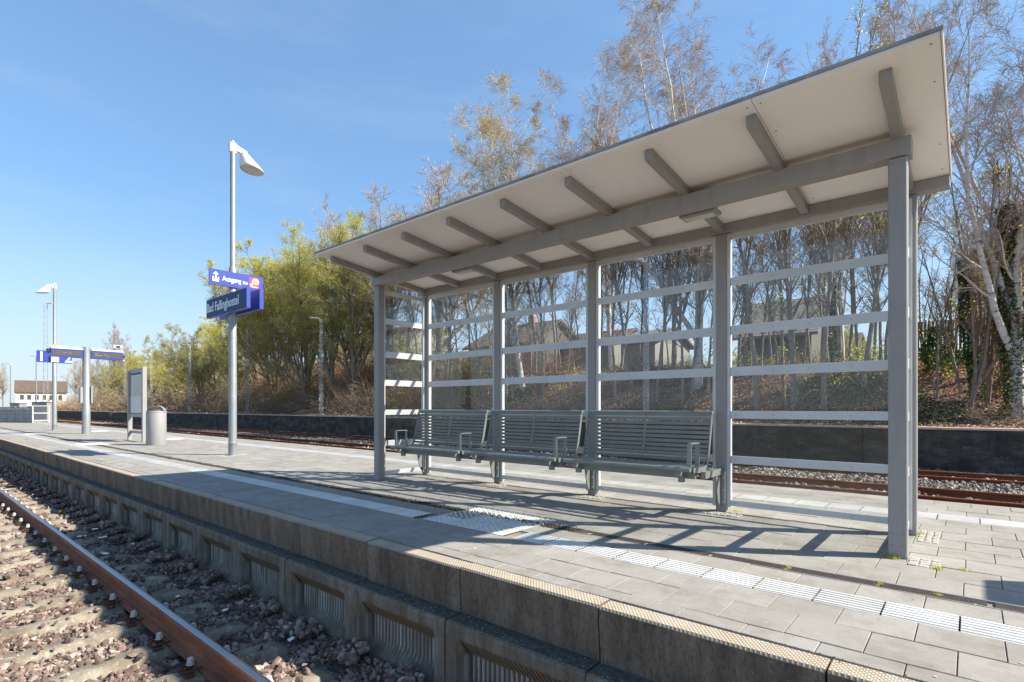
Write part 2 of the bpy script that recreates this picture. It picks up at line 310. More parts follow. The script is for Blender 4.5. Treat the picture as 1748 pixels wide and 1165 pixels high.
class MB:
    """collects shapes in world coordinates and links them as one mesh object"""
    def __init__(s): s.v = []; s.f = []; s.t = []
    def add(s, V, F):
        n = len(s.v); s.v += [tuple(p) for p in V]
        for f in F: (s.f if len(f) == 4 else s.t).append(tuple(i + n for i in f))
        return s
    def box(s, x0, x1, y0, y1, z0, z1, bev=0):
        if bev > 0:
            b = bev; V = []; F = []
            for z, i in ((z0, b), (z0 + b, 0), (z1 - b, 0), (z1, b)):
                # chamfer corners by an octagon ring
                V += [(x0 + b, y0 + i * 0 + (0 if i == 0 else i), z), (x1 - b, y0 + i, z), (x1 - i, y0 + b, z), (x1 - i, y1 - b, z),
                      (x1 - b, y1 - i, z), (x0 + b, y1 - i, z), (x0 + i, y1 - b, z), (x0 + i, y0 + b, z)]
            for k in range(3):
                for j in range(8): F.append((k * 8 + j, k * 8 + (j + 1) % 8, k * 8 + 8 + (j + 1) % 8, k * 8 + 8 + j))
            for k, fl in ((0, 1), (24, 0)):
                q = [(k, k + 1, k + 2, k + 3), (k, k + 3, k + 4, k + 7), (k + 4, k + 5, k + 6, k + 7)]
                F += [tuple(reversed(t)) for t in q] if fl else q
            return s.add(V, F)
        V = [(x0, y0, z0), (x1, y0, z0), (x1, y1, z0), (x0, y1, z0), (x0, y0, z1), (x1, y0, z1), (x1, y1, z1), (x0, y1, z1)]
        return s.add(V, BOXF)
    def beam(s, a, b, w, h, up=(0, 0, 1)):
        a = Vector(a); b = Vector(b); d = (b - a).normalized(); u = Vector(up); sd = d.cross(u).normalized(); u = sd.cross(d)
        V = [a - sd * w / 2 - u * h / 2, a + sd * w / 2 - u * h / 2, a + sd * w / 2 + u * h / 2, a - sd * w / 2 + u * h / 2]
        V = V + [p + (b - a) for p in V]
        return s.add(V, [(0, 1, 2, 3), (7, 6, 5, 4), (0, 4, 5, 1), (1, 5, 6, 2), (2, 6, 7, 3), (3, 7, 4, 0)])
    def tube(s, pts, rad, n=12, caps=True):
        pts = [Vector(p) for p in pts]; V = []; F = []
        rad = rad if hasattr(rad, '__len__') else [rad] * len(pts)
        pu = None
        for i, p in enumerate(pts):
            d = (pts[min(i + 1, len(pts) - 1)] - pts[max(i - 1, 0)]).normalized()
            if pu is None: pu = Vector((1, 0, 0)) if abs(d.x) < .7 else Vector((0, 1, 0))
            u = (pu - d * pu.dot(d)).normalized(); pu = u; v = d.cross(u)
            V += [p + (u * math.cos(2 * math.pi * j / n) + v * math.sin(2 * math.pi * j / n)) * rad[i] for j in range(n)]
        for i in range(len(pts) - 1):
            for j in range(n): F.append((i * n + j, i * n + (j + 1) % n, (i + 1) * n + (j + 1) % n, (i + 1) * n + j))
        if caps:
            for i, fl in ((0, 1), (len(pts) - 1, 0)):
                c = len(V); V.append(pts[i])
                for j in range(n):
                    t = (c, i * n + j, i * n + (j + 1) % n); F.append(tuple(reversed(t)) if fl else t)
        return s.add(V, F)
    def cyl(s, x, y, z0, z1, r, n=20): return s.tube([(x, y, z0), (x, y, z1)], r, n)
    def prism(s, poly, axis, a, b):
        """poly of 2-D points extruded along axis from a to b"""
        n = len(poly)
        def P(p, t): return (t, p[0], p[1]) if axis == 'x' else (p[0], t, p[1]) if axis == 'y' else (p[0], p[1], t)
        V = [P(p, a) for p in poly] + [P(p, b) for p in poly]; F = [(i, (i + 1) % n, n + (i + 1) % n, n + i) for i in range(n)]
        for off in (0, n):
            cx = sum(p[0] for p in poly) / n; cy = sum(p[1] for p in poly) / n; V.append(P((cx, cy), a if off == 0 else b)); c = len(V) - 1
            for i in range(n): F.append((c, off + i, off + (i + 1) % n))
        return s.add(V, F)
    def build(s, name, mat, parent=None, smooth=False, bevel=0, loc=None):
        V = s.v
        if loc is not None and parent is None: V = [(p[0] - loc[0], p[1] - loc[1], p[2] - loc[2]) for p in V]
        o = npmesh(name, np.array(V, np.float32), s.f, mat, parent, smooth, None, s.t)
        bm_fix(o)
        if loc is not None and parent is None: o.location = loc
        if smooth:
            try: o.data.set_sharp_from_angle(angle=R(35))
            except Exception: pass
        return o
import bmesh
def bm_fix(o):
    if len(o.data.polygons) > 30000: return
    bm = bmesh.new(); bm.from_mesh(o.data); bmesh.ops.recalc_face_normals(bm, faces=bm.faces); bm.to_mesh(o.data); bm.free()
def empty(name, loc):
    o = bpy.data.objects.new(name, None); COL.objects.link(o); o.location = loc; o.empty_display_size = .2; return o
def tag(o, label=None, cat=None, group=None, kind=None):
    if label: o['label'] = label
    if cat: o['category'] = cat
    if group: o['group'] = group
    if kind: o['kind'] = kind
    return o
def copy_tree(o, parent=None):
    c = o.copy(); COL.objects.link(c)
    if parent is not None: c.parent = parent
    for ch in list(o.children): copy_tree(ch, c)
    return c
def world(l, D): return (SV * l - CV * D, CV * l + SV * D)
def at(px, Y):                                     # ground position on the line of sight px (photo) at distance Y across the tracks
    D = Y / (SV + CV * (px - 874) / FPX); return world((px - 874) / FPX * D, D) + (D,)
def zat(py, D): return 1 - (py - 695.6) / FPX * D
def text(name, body, size, mat, parent, origin, ux, uz, sx=1, shear=0, bold=0, align='LEFT'):
    """flat lettering standing proud of a board; ux = reading direction, uz = up (world vectors)"""
    cu = bpy.data.curves.new(name, 'FONT'); cu.body = body; cu.size = size; cu.extrude = .002; cu.shear = shear; cu.offset = bold; cu.align_x = align; cu.resolution_u = 3
    t = bpy.data.objects.new(name, cu); COL.objects.link(t)
    dg = bpy.context.evaluated_depsgraph_get(); me = bpy.data.meshes.new_from_object(t.evaluated_get(dg))
    bpy.data.objects.remove(t)
    me.materials.clear(); me.materials.append(M[mat]); me.name = name
    o = bpy.data.objects.new(name, me); COL.objects.link(o)
    ux = Vector(ux).normalized(); uz = Vector(uz).normalized(); un = ux.cross(uz)
    m = Matrix.Identity(4)
    for i in range(3): m[i][0] = ux[i] * sx; m[i][1] = uz[i]; m[i][2] = un[i]
    pl = origin_of(parent)
    me.transform(m); me.transform(Matrix.Translation(Vector(origin) - pl))
    if parent is not None: o.parent = parent
    return o
rng = np.random.default_rng(7); random.seed(7)
def fbm(x, y, s=1.0, seed=0):
    r = np.random.default_rng(seed); o = 0; a = 1
    for k in range(5):
        p = r.uniform(0, 6.28, 4); q = r.uniform(.7, 1.3, 4)
        o = o + a * (np.sin(x * s * q[0] + y * s * .6 * q[1] + p[0]) * np.cos(y * s * q[2] - x * s * .45 * q[3] + p[1])); s *= 2.03; a *= .55
    return o

# ------------------------------------------------------------------ ground
def sheet(name, x0, x1, y0, y1, z, mat, nx=1, ny=1, fn=None):
    xs = np.linspace(x0, x1, nx + 1); ys = np.linspace(y0, y1, ny + 1); XX, YY = np.meshgrid(xs, ys, indexing='ij')
    ZZ = np.full_like(XX, z) if fn is None else fn(XX, YY)
    V = np.stack([XX, YY, ZZ], -1).reshape(-1, 3); i, j = np.meshgrid(np.arange(nx), np.arange(ny), indexing='ij'); a = (i * (ny + 1) + j).ravel()
    F = np.stack([a, a + ny + 1, a + ny + 2, a + 1], -1)
    return npmesh(name, V, F, mat, None, fn is not None)
tag(sheet('ground', -1500, 1500, -1200, 1800, -1.12, 'ground_far'), kind='structure')
tag(sheet('ballast', -70, 8, -4.2, 2.24, 0, 'ballast_bed', 520, 60, lambda x, y: -.85 + .02 * fbm(x, y, 5, 3) + np.clip(y - 1.75, 0, .5) * .16), kind='structure')
tag(sheet('far_ballast', -320, 14, 7.3, 21.45, 0, 'gravel_far', 400, 60, lambda x, y: -1.03 + .03 * fbm(x, y, 2.5, 5)), kind='structure')
def hill(x, y):
    top = 2.5 + .7 * np.clip((-x) / 45, 0, 1)                       # embankment crest
    top = np.where(x < -55, 3.2 - np.clip((-55 - x) / 50, 0, 1) * 2.6, top)
    t = np.clip((y - 23.2) / 5.6, 0, 1); t = t * t * (3 - 2 * t)
    z = .34 + top * t + .14 * fbm(x, y, .55, 9) * np.clip((y - 21.6) / 2, 0, 1) + np.clip(y - 30, 0, 60) * .012
    return z
tag(sheet('embankment', -330, 45, 21.8, 95, 0, 'soil', 520, 130, hill), kind='structure')

# ------------------------------------------------------------------ platform
PX0, PX1 = -62, 9
tag(MB().box(PX0, PX1, 2.46, 7.31, -1.1, -.012).build('platform_base', 'joint_sand'), kind='structure')
def slabs(name, rows, mat, L, gap=.0035, x0=PX0, x1=PX1, offs=None, jit=.0012, near=-30):
    V = []; F = []; n = 0
    for k, (ya, yb) in enumerate(rows):
        ph = offs[k] if offs else (k % 2) * L / 2
        xs = np.arange(x0 + ph - L, x1, L)
        for xa in xs:
            a = max(xa, x0) + gap / 2; b = min(xa + L, x1) - gap / 2
            if b - a < .03: continue
            y0 = ya + gap / 2; y1 = yb - gap / 2; c = .0022; h = rng.normal(0, jit, 4) + (rng.normal(0, .0008))
            V += [(a, y0, -.02), (b, y0, -.02), (b, y1, -.02), (a, y1, -.02), (a, y0, h[0] - c), (b, y0, h[1] - c), (b, y1, h[2] - c), (a, y1, h[3] - c),
                  (a + c, y0 + c, h[0]), (b - c, y0 + c, h[1]), (b - c, y1 - c, h[2]), (a + c, y1 - c, h[3])]
            for q in ((0, 1, 5, 4), (1, 2, 6, 5), (2, 3, 7, 6), (3, 0, 4, 7), (4, 5, 9, 8), (5, 6, 10, 9), (6, 7, 11, 10), (7, 4, 8, 11), (8, 9, 10, 11)): F.append([n + i for i in q])
            n += 12
    return V, F
JX = .135 - 0.148
rows = [(2.465, 2.59), (2.59, 2.855), (2.855, 3.11), (3.345, 3.58), (3.71, 3.99), (3.99, 4.295), (4.295, 4.6), (4.6, 4.9), (4.9, 5.2), (5.2, 5.515), (5.515, 5.81), (5.81, 6.1), (6.4, 6.7), (6.7, 7.0), (7.0, 7.3)]
L = .295; ph = lambda j: (j - PX0) % L
offs = [ph(-.486), ph(-.63), ph(-.48), ph(-.18), ph(-.03), ph(.135), ph(-.025), ph(.12), ph(-.03), ph(.12), ph(-.03), ph(.13), ph(-.03), ph(.12), ph(0)]
V, F = slabs('p', rows, 'paving', L, offs=offs)
tag(npmesh('platform_paving', V, F, 'paving'), kind='structure')
# tactile guidance strips: ribbed white slabs
V = []; F = []; n = 0
def ribbed(xa, xb, ya, yb, nr, gap=.008):
    global n
    a, b = xa + gap / 2, xb - gap / 2; y0, y1 = ya + .003, yb - .003; prof = [(y0, -.02), (y0, .0)]
    wd = (y1 - y0) / nr
    for k in range(nr):
        c = y0 + k * wd
        prof += [(c + wd * .18, 0), (c + wd * .32, .006), (c + wd * .68, .006), (c + wd * .82, 0)]
    prof += [(y1, 0), (y1, -.02)]
    m = len(prof)
    for x in (a, b): V.extend([(x, p[0], p[1]) for p in prof])
    for i in range(m - 1): F.append((n + i, n + m + i, n + m + i + 1, n + i + 1))
    n += 2 * m
for x in np.arange(PX0, PX1, .2925):
    xa = x + ((-.623 - PX0) % .2925)
    if not (-3.74 < xa + .15 < -2.75): ribbed(xa, xa + .2925, 3.11, 3.345, 6)
    ribbed(xa + .1, xa + .3925, 6.1, 6.4, 7)
def studs(x0, x1, y0, y1, nx, ny):
    global n
    sx = (x1 - x0) / nx; sy = (y1 - y0) / ny
    for i in range(nx):
        for j in range(ny):
            a = x0 + i * sx + .003; b = a + sx - .006; c = y0 + j * sy + .003; d = c + sy - .006
            V.extend([(a, c, .001), (b, c, .001), (b, d, .001), (a, d, .001)]); F.append((n, n + 1, n + 2, n + 3)); n += 4
            m = 9
            for p in range(m):
                for q in range(m):
                    if (p + q) % 2: continue
                    u = a + (p + .5) * (b - a) / m; v = c + (q + .5) * (d - c) / m; r0 = .0125; r1 = .006
                    V.extend([(u - r0, v, .001), (u, v - r0, .001), (u + r0, v, .001), (u, v + r0, .001), (u - r1, v, .007), (u, v - r1, .007), (u + r1, v, .007), (u, v + r1, .007)])
                    F.extend([(n, n + 1, n + 5, n + 4), (n + 1, n + 2, n + 6, n + 5), (n + 2, n + 3, n + 7, n + 6), (n + 3, n, n + 4, n + 7), (n + 4, n + 5, n + 6, n + 7)]); n += 8
studs(-3.735, -2.765, 3.115, 3.905, 3, 3)
for xa in (-18.6, -27.2):                      # cross lines leading over the platform
    for k in range(2): studs(xa, xa + .9, 3.35 + k * .3, 3.65 + k * .3, 3, 1)
    for k in range(2): studs(xa - 1, xa - .1, 5.5 + k * .3, 5.8 + k * .3, 3, 1)
tag(npmesh('tactile_paving', V, F, 'tactile_white'), kind='structure')
# drain channel with iron grates
dr = tag(empty('drainage_channel', (-.7, 3.645, 0)), 'narrow slotted drain with dark iron grates set in the paving in front of the shelter', 'drain')
m = MB(); m.box(-2.33, PX1, 3.585, 3.592, -.012, .001); m.box(-2.33, PX1, 3.7, 3.707, -.012, .001); m.build('channel_rim', 'light_grey', dr)
for k in range(7):
    xa = -2.29 + .4745 * k; m = MB()
    for j in range(7): m.box(xa + .012, xa + .455, 3.597 + j * .0152, 3.597 + j * .0152 + .008, -.011, -.001)
    for j in range(22): m.box(xa + .012 + j * .0205, xa + .012 + j * .0205 + .0075, 3.597, 3.697, -.0115, -.0025)
    m.build('grate', 'grate_iron', dr)
x = PX0; m = MB()
tag(MB().box(PX0, -2.335, 3.588, 3.702, -.0118, -.004).build('filled_channel', 'dirt_dark'), kind='structure')
V = []; F = []; q = 0
def clods(cx, cy, cz, s):
    b = np.array([(1, 0, 0), (0, 1, 0), (-1, 0, 0), (0, -1, 0), (0, 0, 1), (0, 0, -1)]) * s[:, None, None] * rng.uniform(.5, 1.3, (len(s), 6, 1))
    return b + np.stack([cx, cy, cz], -1)[:, None, :]
N = 2600; xx = -2.4 - rng.exponential(7, N); cl = clods(xx, 3.645 + rng.normal(0, .034, N), np.full(N, .001), rng.uniform(.003, .013, N))
ot = np.array([(0, 1, 4), (1, 2, 4), (2, 3, 4), (3, 0, 4), (1, 0, 5), (2, 1, 5), (3, 2, 5), (0, 3, 5)])
tag(npmesh('moss_and_dirt', cl.reshape(-1, 3), None, 'dirt_dark', FT=(ot[None] + np.arange(N)[:, None, None] * 6).reshape(-1, 3)), 'crumbly dark dirt lying in the filled channel along the platform', 'dirt', kind='stuff')
# platform edge wall on the near track: coping stones over fluted panels, 1 m modules
wl = tag(empty('platform_edge_wall', (-.42, 2.33, -.8)), 'weathered concrete platform edge wall with grip-patterned coping and fluted panels beside the near track', 'platform wall')
def coping_mesh():
    m = MB(); a, b = -.497, .497
    poly = [(2.462, -.32), (2.372, -.32), (2.345, -.285), (2.33, -.06), (2.333, -.012), (2.343, -.001), (2.448, .001), (2.462, -.02)]
    m.prism(poly, 'x', a, b); return m
def panel_arrays(seed=0):
    nx, nz = 110, 44; xs = np.linspace(-.4975, .4975, nx); 
    zs = np.concatenate([np.linspace(-.30, -.40, 10), np.linspace(-.41, -1.1, nz - 10)])
    XX, ZZ = np.meshgrid(xs, zs, indexing='ij')
    ax = np.abs(XX); ins = np.clip((.405 - ax) / .03, 0, 1)           # recess between side ribs
    topd = np.clip((-.375 - ZZ) / (.12), 0, 1); d = np.minimum(ins, 1) * topd
    rec = .095 * d
    fl = (.5 + .5 * np.cos(XX * 2 * np.pi / .0375)) ** .6
    low = np.clip((-.66 - ZZ + .04 * np.cos(XX * 6) + .01 * fbm(XX, ZZ * .3, 8, seed + 5)) / .12, 0, 1); low = low * low * (3 - 2 * low)
    Y = 2.205 + rec * (1 - .6 * low) + .012 * fl * d * (1 - low)
    Y = Y + np.where(ZZ > -.305, .006, 0)
    chip = np.clip(fbm(XX, ZZ, 26, seed + 9) - 1.35, 0, .5) * (1 - d); Y = Y + chip * .02 + .0012 * fbm(XX, ZZ, 30, seed + 2)
    V = np.stack([XX, Y, ZZ], -1).reshape(-1, 3); i, j = np.meshgrid(np.arange(nx - 1), np.arange(len(zs) - 1), indexing='ij'); a = (i * len(zs) + j).ravel()
    F = np.stack([a, a + 1, a + len(zs) + 1, a + len(zs)], -1); n0 = len(V)
    # ledge on top
    led = np.array([(x, y, z) for x in (-.4975, .4975) for (y, z) in ((2.211, -.30), (2.222, -.289), (2.40, -.286))])
    V = np.concatenate([V, led]); F = np.concatenate([F, [(n0, n0 + 3, n0 + 4, n0 + 1), (n0 + 1, n0 + 4, n0 + 5, n0 + 2)]])
    sides = np.array([(x, y, z) for x in (-.4975, .4975) for (y, z) in ((2.205, -.30), (2.205, -1.1), (2.40, -1.1), (2.40, -.29))]); n1 = len(V)
    V = np.concatenate([V, sides]); F = np.concatenate([F, [(n1, n1 + 1, n1 + 2, n1 + 3), (n1 + 7, n1 + 6, n1 + 5, n1 + 4)]])
    return V, F
cp = coping_mesh(); cp0 = pn0 = None; PV = []
for k in range(-5, 37):
    xc = -.42 - .5 - 1.003 * k
    if cp0 is None:
        cp0 = cp.build('coping_block', 'coping', None); cp0.parent = wl; c = cp0
    else:
        c = cp0.copy(); COL.objects.link(c); c.parent = wl
    if len(PV) < 6: V, F = panel_arrays(len(PV) * 17 + 3); p = npmesh('wall_panel', V, F, 'panel'); PV.append(p)
    else: p = PV[(k * 5 + 2) % 6].copy(); COL.objects.link(p)
    p.parent = wl
    off = Vector((xc, 0, 0)) - Vector(wl.location)
    c.location = off + Vector((0, random.uniform(-.003, .003), random.uniform(-.003, .003))); p.location = off
    if k % 2: p.location.y += .004
tag(MB().box(PX0, -37.2, 2.34, 2.462, -1.1, -.003).build('platform_edge', 'coping'), kind='structure')
tag(MB().box(PX0, PX1, 7.303, 7.34, -1.1, -.004).build('platform_edge', 'coping'), kind='structure')

def bits(name, mat, x, y, z, smin, smax, lab, cat, flat=.4):
    N = len(x); sz_ = rng.uniform(smin, smax, N); cl = np.array([(1, 0, 0), (0, 1, 0), (-1, 0, 0), (0, -1, 0), (0, 0, 1), (0, 0, -1)]) * np.array([1, 1, flat]) * sz_[:, None, None] * rng.uniform(.5, 1.3, (N, 6, 1)) + np.stack([x, y, z], -1)[:, None, :]
    return tag(npmesh(name, cl.reshape(-1, 3), None, mat, FT=(ot[None] + np.arange(N)[:, None, None] * 6).reshape(-1, 3)), lab, cat, kind='stuff')
N = 800; x = -rng.exponential(9, N) + .2; bits('grit', 'cobble', x, rng.uniform(2.215, 2.335, N), np.full(N, -.284), .0015, .006, 'pale grit and chippings lying on the ledge of the platform wall', 'grit')
N = 900; x = -rng.exponential(8, N) + .4; bits('grit', 'dirt_dark', x, rng.uniform(2.22, 2.34, N), np.full(N, -.283), .002, .007, 'dark crumbs of dirt on the ledge of the platform wall', 'grit')
N = 1500; x = -rng.exponential(7, N) + .6; yy = np.where(rng.random(N) < .5, 2.455 + rng.normal(0, .012, N), rng.uniform(2.47, 7.2, N)); bits('grit', 'dirt_dark', x, yy, np.full(N, .0015), .001, .0042, 'fine dark grit scattered over the paving', 'grit')
V = []; F = []
for k in range(90):
    cx, cy, rr = 1 - rng.exponential(6), rng.uniform(2.5, 7.2), rng.uniform(.006, .012); b0 = len(V)
    V += [(cx + rr * rng.uniform(.7, 1.2) * math.cos(a), cy + rr * rng.uniform(.7, 1.2) * math.sin(a), .0023) for a in np.linspace(0, 6.28, 9)[:8]]; F += [(b0, b0 + 1, b0 + 2, b0 + 3), (b0, b0 + 3, b0 + 4, b0 + 7), (b0 + 4, b0 + 5, b0 + 6, b0 + 7)]
tag(npmesh('gum_spots', V, F, 'gum'), 'flattened pale chewing gum spots on the paving', 'gum', kind='stuff')
# ------------------------------------------------------------------ tracks
RAILP = [(-.075, 0), (.075, 0), (.075, .011), (.02, .028), (.0085, .045), (.0085, .118), (.034, .130), (.035, .158), (.027, .168), (.012, .1715), (-.012, .1715), (-.027, .168), (-.035, .158), (-.034, .130), (-.0085, .118), (-.0085, .045), (-.02, .028), (-.075, .011)]
def rail(x0, x1, y, ztop, mat, parent):
    V = []; n = len(RAILP)
    for x in (x0, x1): V += [(x, p[0], p[1]) for p in RAILP]
    F = [(i, (i + 1) % n, n + (i + 1) % n, n + i) for i in range(n)]
    o = npmesh('rail', V, F, mat); bm_fix(o); o.parent = parent; o.location = Vector((0, y, ztop - .1715)) - Vector(parent.location); return o
def sleeper_mesh(parent, mat='sleeper_concrete'):
    # monobloc: higher and wider under the rails, waisted in the middle
    ys = np.linspace(-1.3, 1.3, 40); V = []; r2 = np.random.default_rng(3)
    for y in ys:
        e = min(1, (1.3 - abs(y)) / .05 + .25); t = abs(abs(y) - .75); hi = 0 if t < .35 else -.02 * min(1, (t - .35) / .25)
        wt = .085 + .012 * (abs(y) / 1.3); hi = hi - (1 - e) * .05
        V += [(-wt - .055, y, -.16), (-wt - .01, y, hi - .02), (-wt + .025, y, hi), (wt - .025, y, hi), (wt + .01, y, hi - .02), (wt + .055, y, -.16)]
    F = []
    for k in range(len(ys) - 1):
        for j in range(5): F.append((k * 6 + j, k * 6 + j + 1, k * 6 + 7 + j, k * 6 + 6 + j))
    F += [(0, 1, 2, 3), (0, 3, 4, 5)]; b = (len(ys) - 1) * 6; F += [(b + 3, b + 2, b + 1, b), (b + 5, b + 4, b + 3, b)]
    V = [(v[0] + r2.normal(0, .0025), v[1], v[2] + r2.normal(0, .002)) for v in V]
    o = npmesh('sleeper', V, F, mat, None, True); bm_fix(o); o.parent = parent; return o
def clip_mesh(parent):
  for ry in (-.7525, .7525):
    m = MB()
    if True:
        for sd in (-1, 1):
            y = ry + sd * .115
            m.cyl(0, y, 0, .05, .017, 8); m.tube([(0, y, .042), (0, y, .062)], .024, 6)
            m.tube([(-.055, y - sd * .055, .032), (-.06, y + sd * .03, .028), (-.03, y + sd * .055, .016), (0, y + sd * .02, .034), (.03, y + sd * .055, .016), (.06, y + sd * .03, .028), (.055, y - sd * .055, .032)], .0085, 6)
            m.box(-.09, .09, y - .03 + sd * .03, y + .03 + sd * .03, 0, .014)
        m.box(-.085, .085, ry - .078, ry + .078, -.004, .003)
    o = m.build('rail_clip', 'clip_rust', None); o.parent = parent
def bolt_mesh(parent):
  for ry in (-.7525, .7525):
    for sd in (-1, 1):
        m = MB(); m.tube([(0, ry + sd * .115, .05), (0, ry + sd * .115, .066), (0, ry + sd * .115, .095)], [.027, .022, .017], 6)
        o = m.build('bolt', 'bolt_grey', None); o.parent = parent
NY = 1.435 - .7525 + .005
tk = tag(empty('railway_track', (-10, NY, -.77)), 'near railway track with one shiny-topped brown rail and concrete sleepers right below the platform edge', 'railway track')
for y in (NY - .7525, NY + .7525): rail(-70, 8, y, -.6, 'rail_steel', tk)
s0 = None
for k in range(-6, 60):
    if s0 is None: s = s0 = sleeper_mesh(tk); clip_mesh(s0); bolt_mesh(s0)
    else: s = copy_tree(s0, tk)
    s.location = (-3.96 - .632 * k + 10 + random.uniform(-.012, .012), 0, random.uniform(-.006, .004)); s.rotation_euler = (0, 0, random.uniform(-.012, .012))
SX = np.array([-3.96 - .632 * k for k in range(-6, 100)])
for i, (yc, lab) in enumerate(((14.6, 'rust-brown railway track just across the platform, nearer of the two before the dark wall'), (18.72, 'rust-brown railway track running along the foot of the dark wall, farther of the two'))):
    t = tag(empty('railway_track', (-10, yc, -.98)), lab, 'railway track')
    for y in (yc - .72, yc + .72): rail(-300, 14, y, -.81, 'rail_rust', t)
    s1 = None
    for k in range(62):
        if s1 is None: s = s1 = sleeper_mesh(t); clip_mesh(s1)
        else: s = copy_tree(s1, t)
        s.location = (12 - .63 * k, 0, 0)
# ballast stones
def stones(name, x, y, z, size, mat, lab):
    ph = (1 + 5 ** .5) / 2
    b = np.array([(-1, ph, 0), (1, ph, 0), (-1, -ph, 0), (1, -ph, 0), (0, -1, ph), (0, 1, ph), (0, -1, -ph), (0, 1, -ph), (ph, 0, -1), (ph, 0, 1), (-ph, 0, -1), (-ph, 0, 1)]) / 1.9
    f = np.array([(0, 11, 5), (0, 5, 1), (0, 1, 7), (0, 7, 10), (0, 10, 11), (1, 5, 9), (5, 11, 4), (11, 10, 2), (10, 7, 6), (7, 1, 8), (3, 9, 4), (3, 4, 2), (3, 2, 6), (3, 6, 8), (3, 8, 9), (4, 9, 5), (2, 4, 11), (6, 2, 10), (8, 6, 7), (9, 8, 1)])
    N = len(x); k = rng.uniform(.5, 1.35, (N, 12, 1)); v = b[None] * k * (rng.uniform(.5, 1.35, (N, 1, 3)))
    A = rng.normal(size=(N, 3, 3)); Q, _ = np.linalg.qr(A); v = np.einsum('nij,nkj->nki', Q, v) * size[:, None, None] + np.stack([x, y, z], -1)[:, None]
    return tag(npmesh(name, v.reshape(-1, 3), None, mat, FT=(f[None] + np.arange(N)[:, None, None] * 12).reshape(-1, 3)), lab, 'ballast', kind='stuff')
def field(x0, x1, y0, y1, dens):
    N = int((x1 - x0) * (y1 - y0) * dens); return rng.uniform(x0, x1, N), rng.uniform(y0, y1, N)
xs, ys, zs, ss = [], [], [], []
for (x0, x1, y0, y1, dn, sz) in ((-8, -1.2, .25, 2.21, 2100, .0195), (-14, -8, .7, 2.21, 1300, .023), (-26, -14, 1.1, 2.21, 480, .034), (-45, -26, 1.3, 2.21, 150, .05), (-8, 1, -1.5, .25, 250, .03)):
    x, y = field(x0, x1, y0, y1, dn); d = np.min(np.abs(x[:, None] - SX[None]), 1)
    ok = (d > .125) | (y > NY + 1.33) | (rng.random(len(x)) < .05) ; ok &= ~((np.abs(y - 1.44) < .085))
    x, y, d = x[ok], y[ok], d[ok]
    z = -.843 + rng.uniform(-.01, .02, len(x)) + np.clip(y - 1.75, 0, .5) * .16 + np.where(d < .125, .07, 0) + .012 * fbm(x, y, 5, 3)
    xs.append(x); ys.append(y); zs.append(z); ss.append(np.clip(rng.lognormal(0, .33, len(x)), .4, 1.9) * sz)
stones('ballast_stones', np.concatenate(xs), np.concatenate(ys), np.concatenate(zs), np.concatenate(ss), 'stone_red', 'reddish-brown crushed ballast stones lying between the near sleepers')
xs, ys = field(-34, 4, 13.4, 21.3, 110); x2, y2 = field(-90, -34, 13.4, 21.3, 30); xs = np.concatenate([xs, x2]); ys = np.concatenate([ys, y2])
ok = (np.abs(ys - 13.88) > .1) & (np.abs(ys - 15.32) > .1) & (np.abs(ys - 18) > .1) & (np.abs(ys - 19.44) > .1); xs, ys = xs[ok], ys[ok]
stones('ballast_stones', xs, ys, -1.0 + rng.uniform(-.01, .03, len(xs)) + .03 * fbm(xs, ys, 2.5, 5) + np.where((ys > 15.5) & (ys < 17.8), .07, 0), rng.uniform(.03, .06, len(xs)), 'stone_grey', 'pale grey ballast stones between the two far tracks')
# litter and bits on the ballast
m = MB()
for (x, y, rz, l) in ((-9.6, 1.95, .4, .12), (-8.9, 1.9, 1.0, .1), (-8.2, 2.05, .1, .16), (-9.2, 1.72, .6, .14), (-7.9, 1.7, .2, .15), (-4.9, 1.9, .7, .05), (-3.9, 2.0, 1.6, .05), (-5.6, 1.75, .2, .05)):
    c, s = math.cos(rz), math.sin(rz); z = -.765
    m.add([(x - c * l / 2, y - s * l / 2, z), (x + c * l / 2, y + s * l / 2, z + .01), (x + c * l / 2 - s * .03, y + s * l / 2 + c * .03, z + .018), (x - c * l / 2 - s * .03, y - s * l / 2 + c * .03, z + .01)], [(0, 1, 2, 3)])
tag(m.build('paper_scraps', 'white_paint'), 'scraps of white paper litter scattered on the ballast by the near rail', 'litter', kind='stuff')

# ------------------------------------------------------------------ old retaining wall
rw = tag(empty('retaining_wall', (-10, 21.5, -1)), 'long blackened concrete retaining wall at the foot of the wooded embankment', 'wall')
m = MB(); r2 = random.Random(4); x = 14.
while x > -300:
    ln = 4.2; m.box(x - ln + .02, x, 21.5 + r2.uniform(-.012, .012), 21.85, -1.15, .30 + r2.uniform(-.006, .006)); x -= ln
m.build('wall_face', 'old_wall', rw)
m = MB(); x = 14.
while x > -300:
    m.box(x - 2.1 + .012, x, 21.45 + r2.uniform(-.01, .01), 21.95, .302 + r2.uniform(-.003, .003), .372 + r2.uniform(-.008, .008)); x -= 2.1
m.build('wall_coping', 'wall_cap', rw)

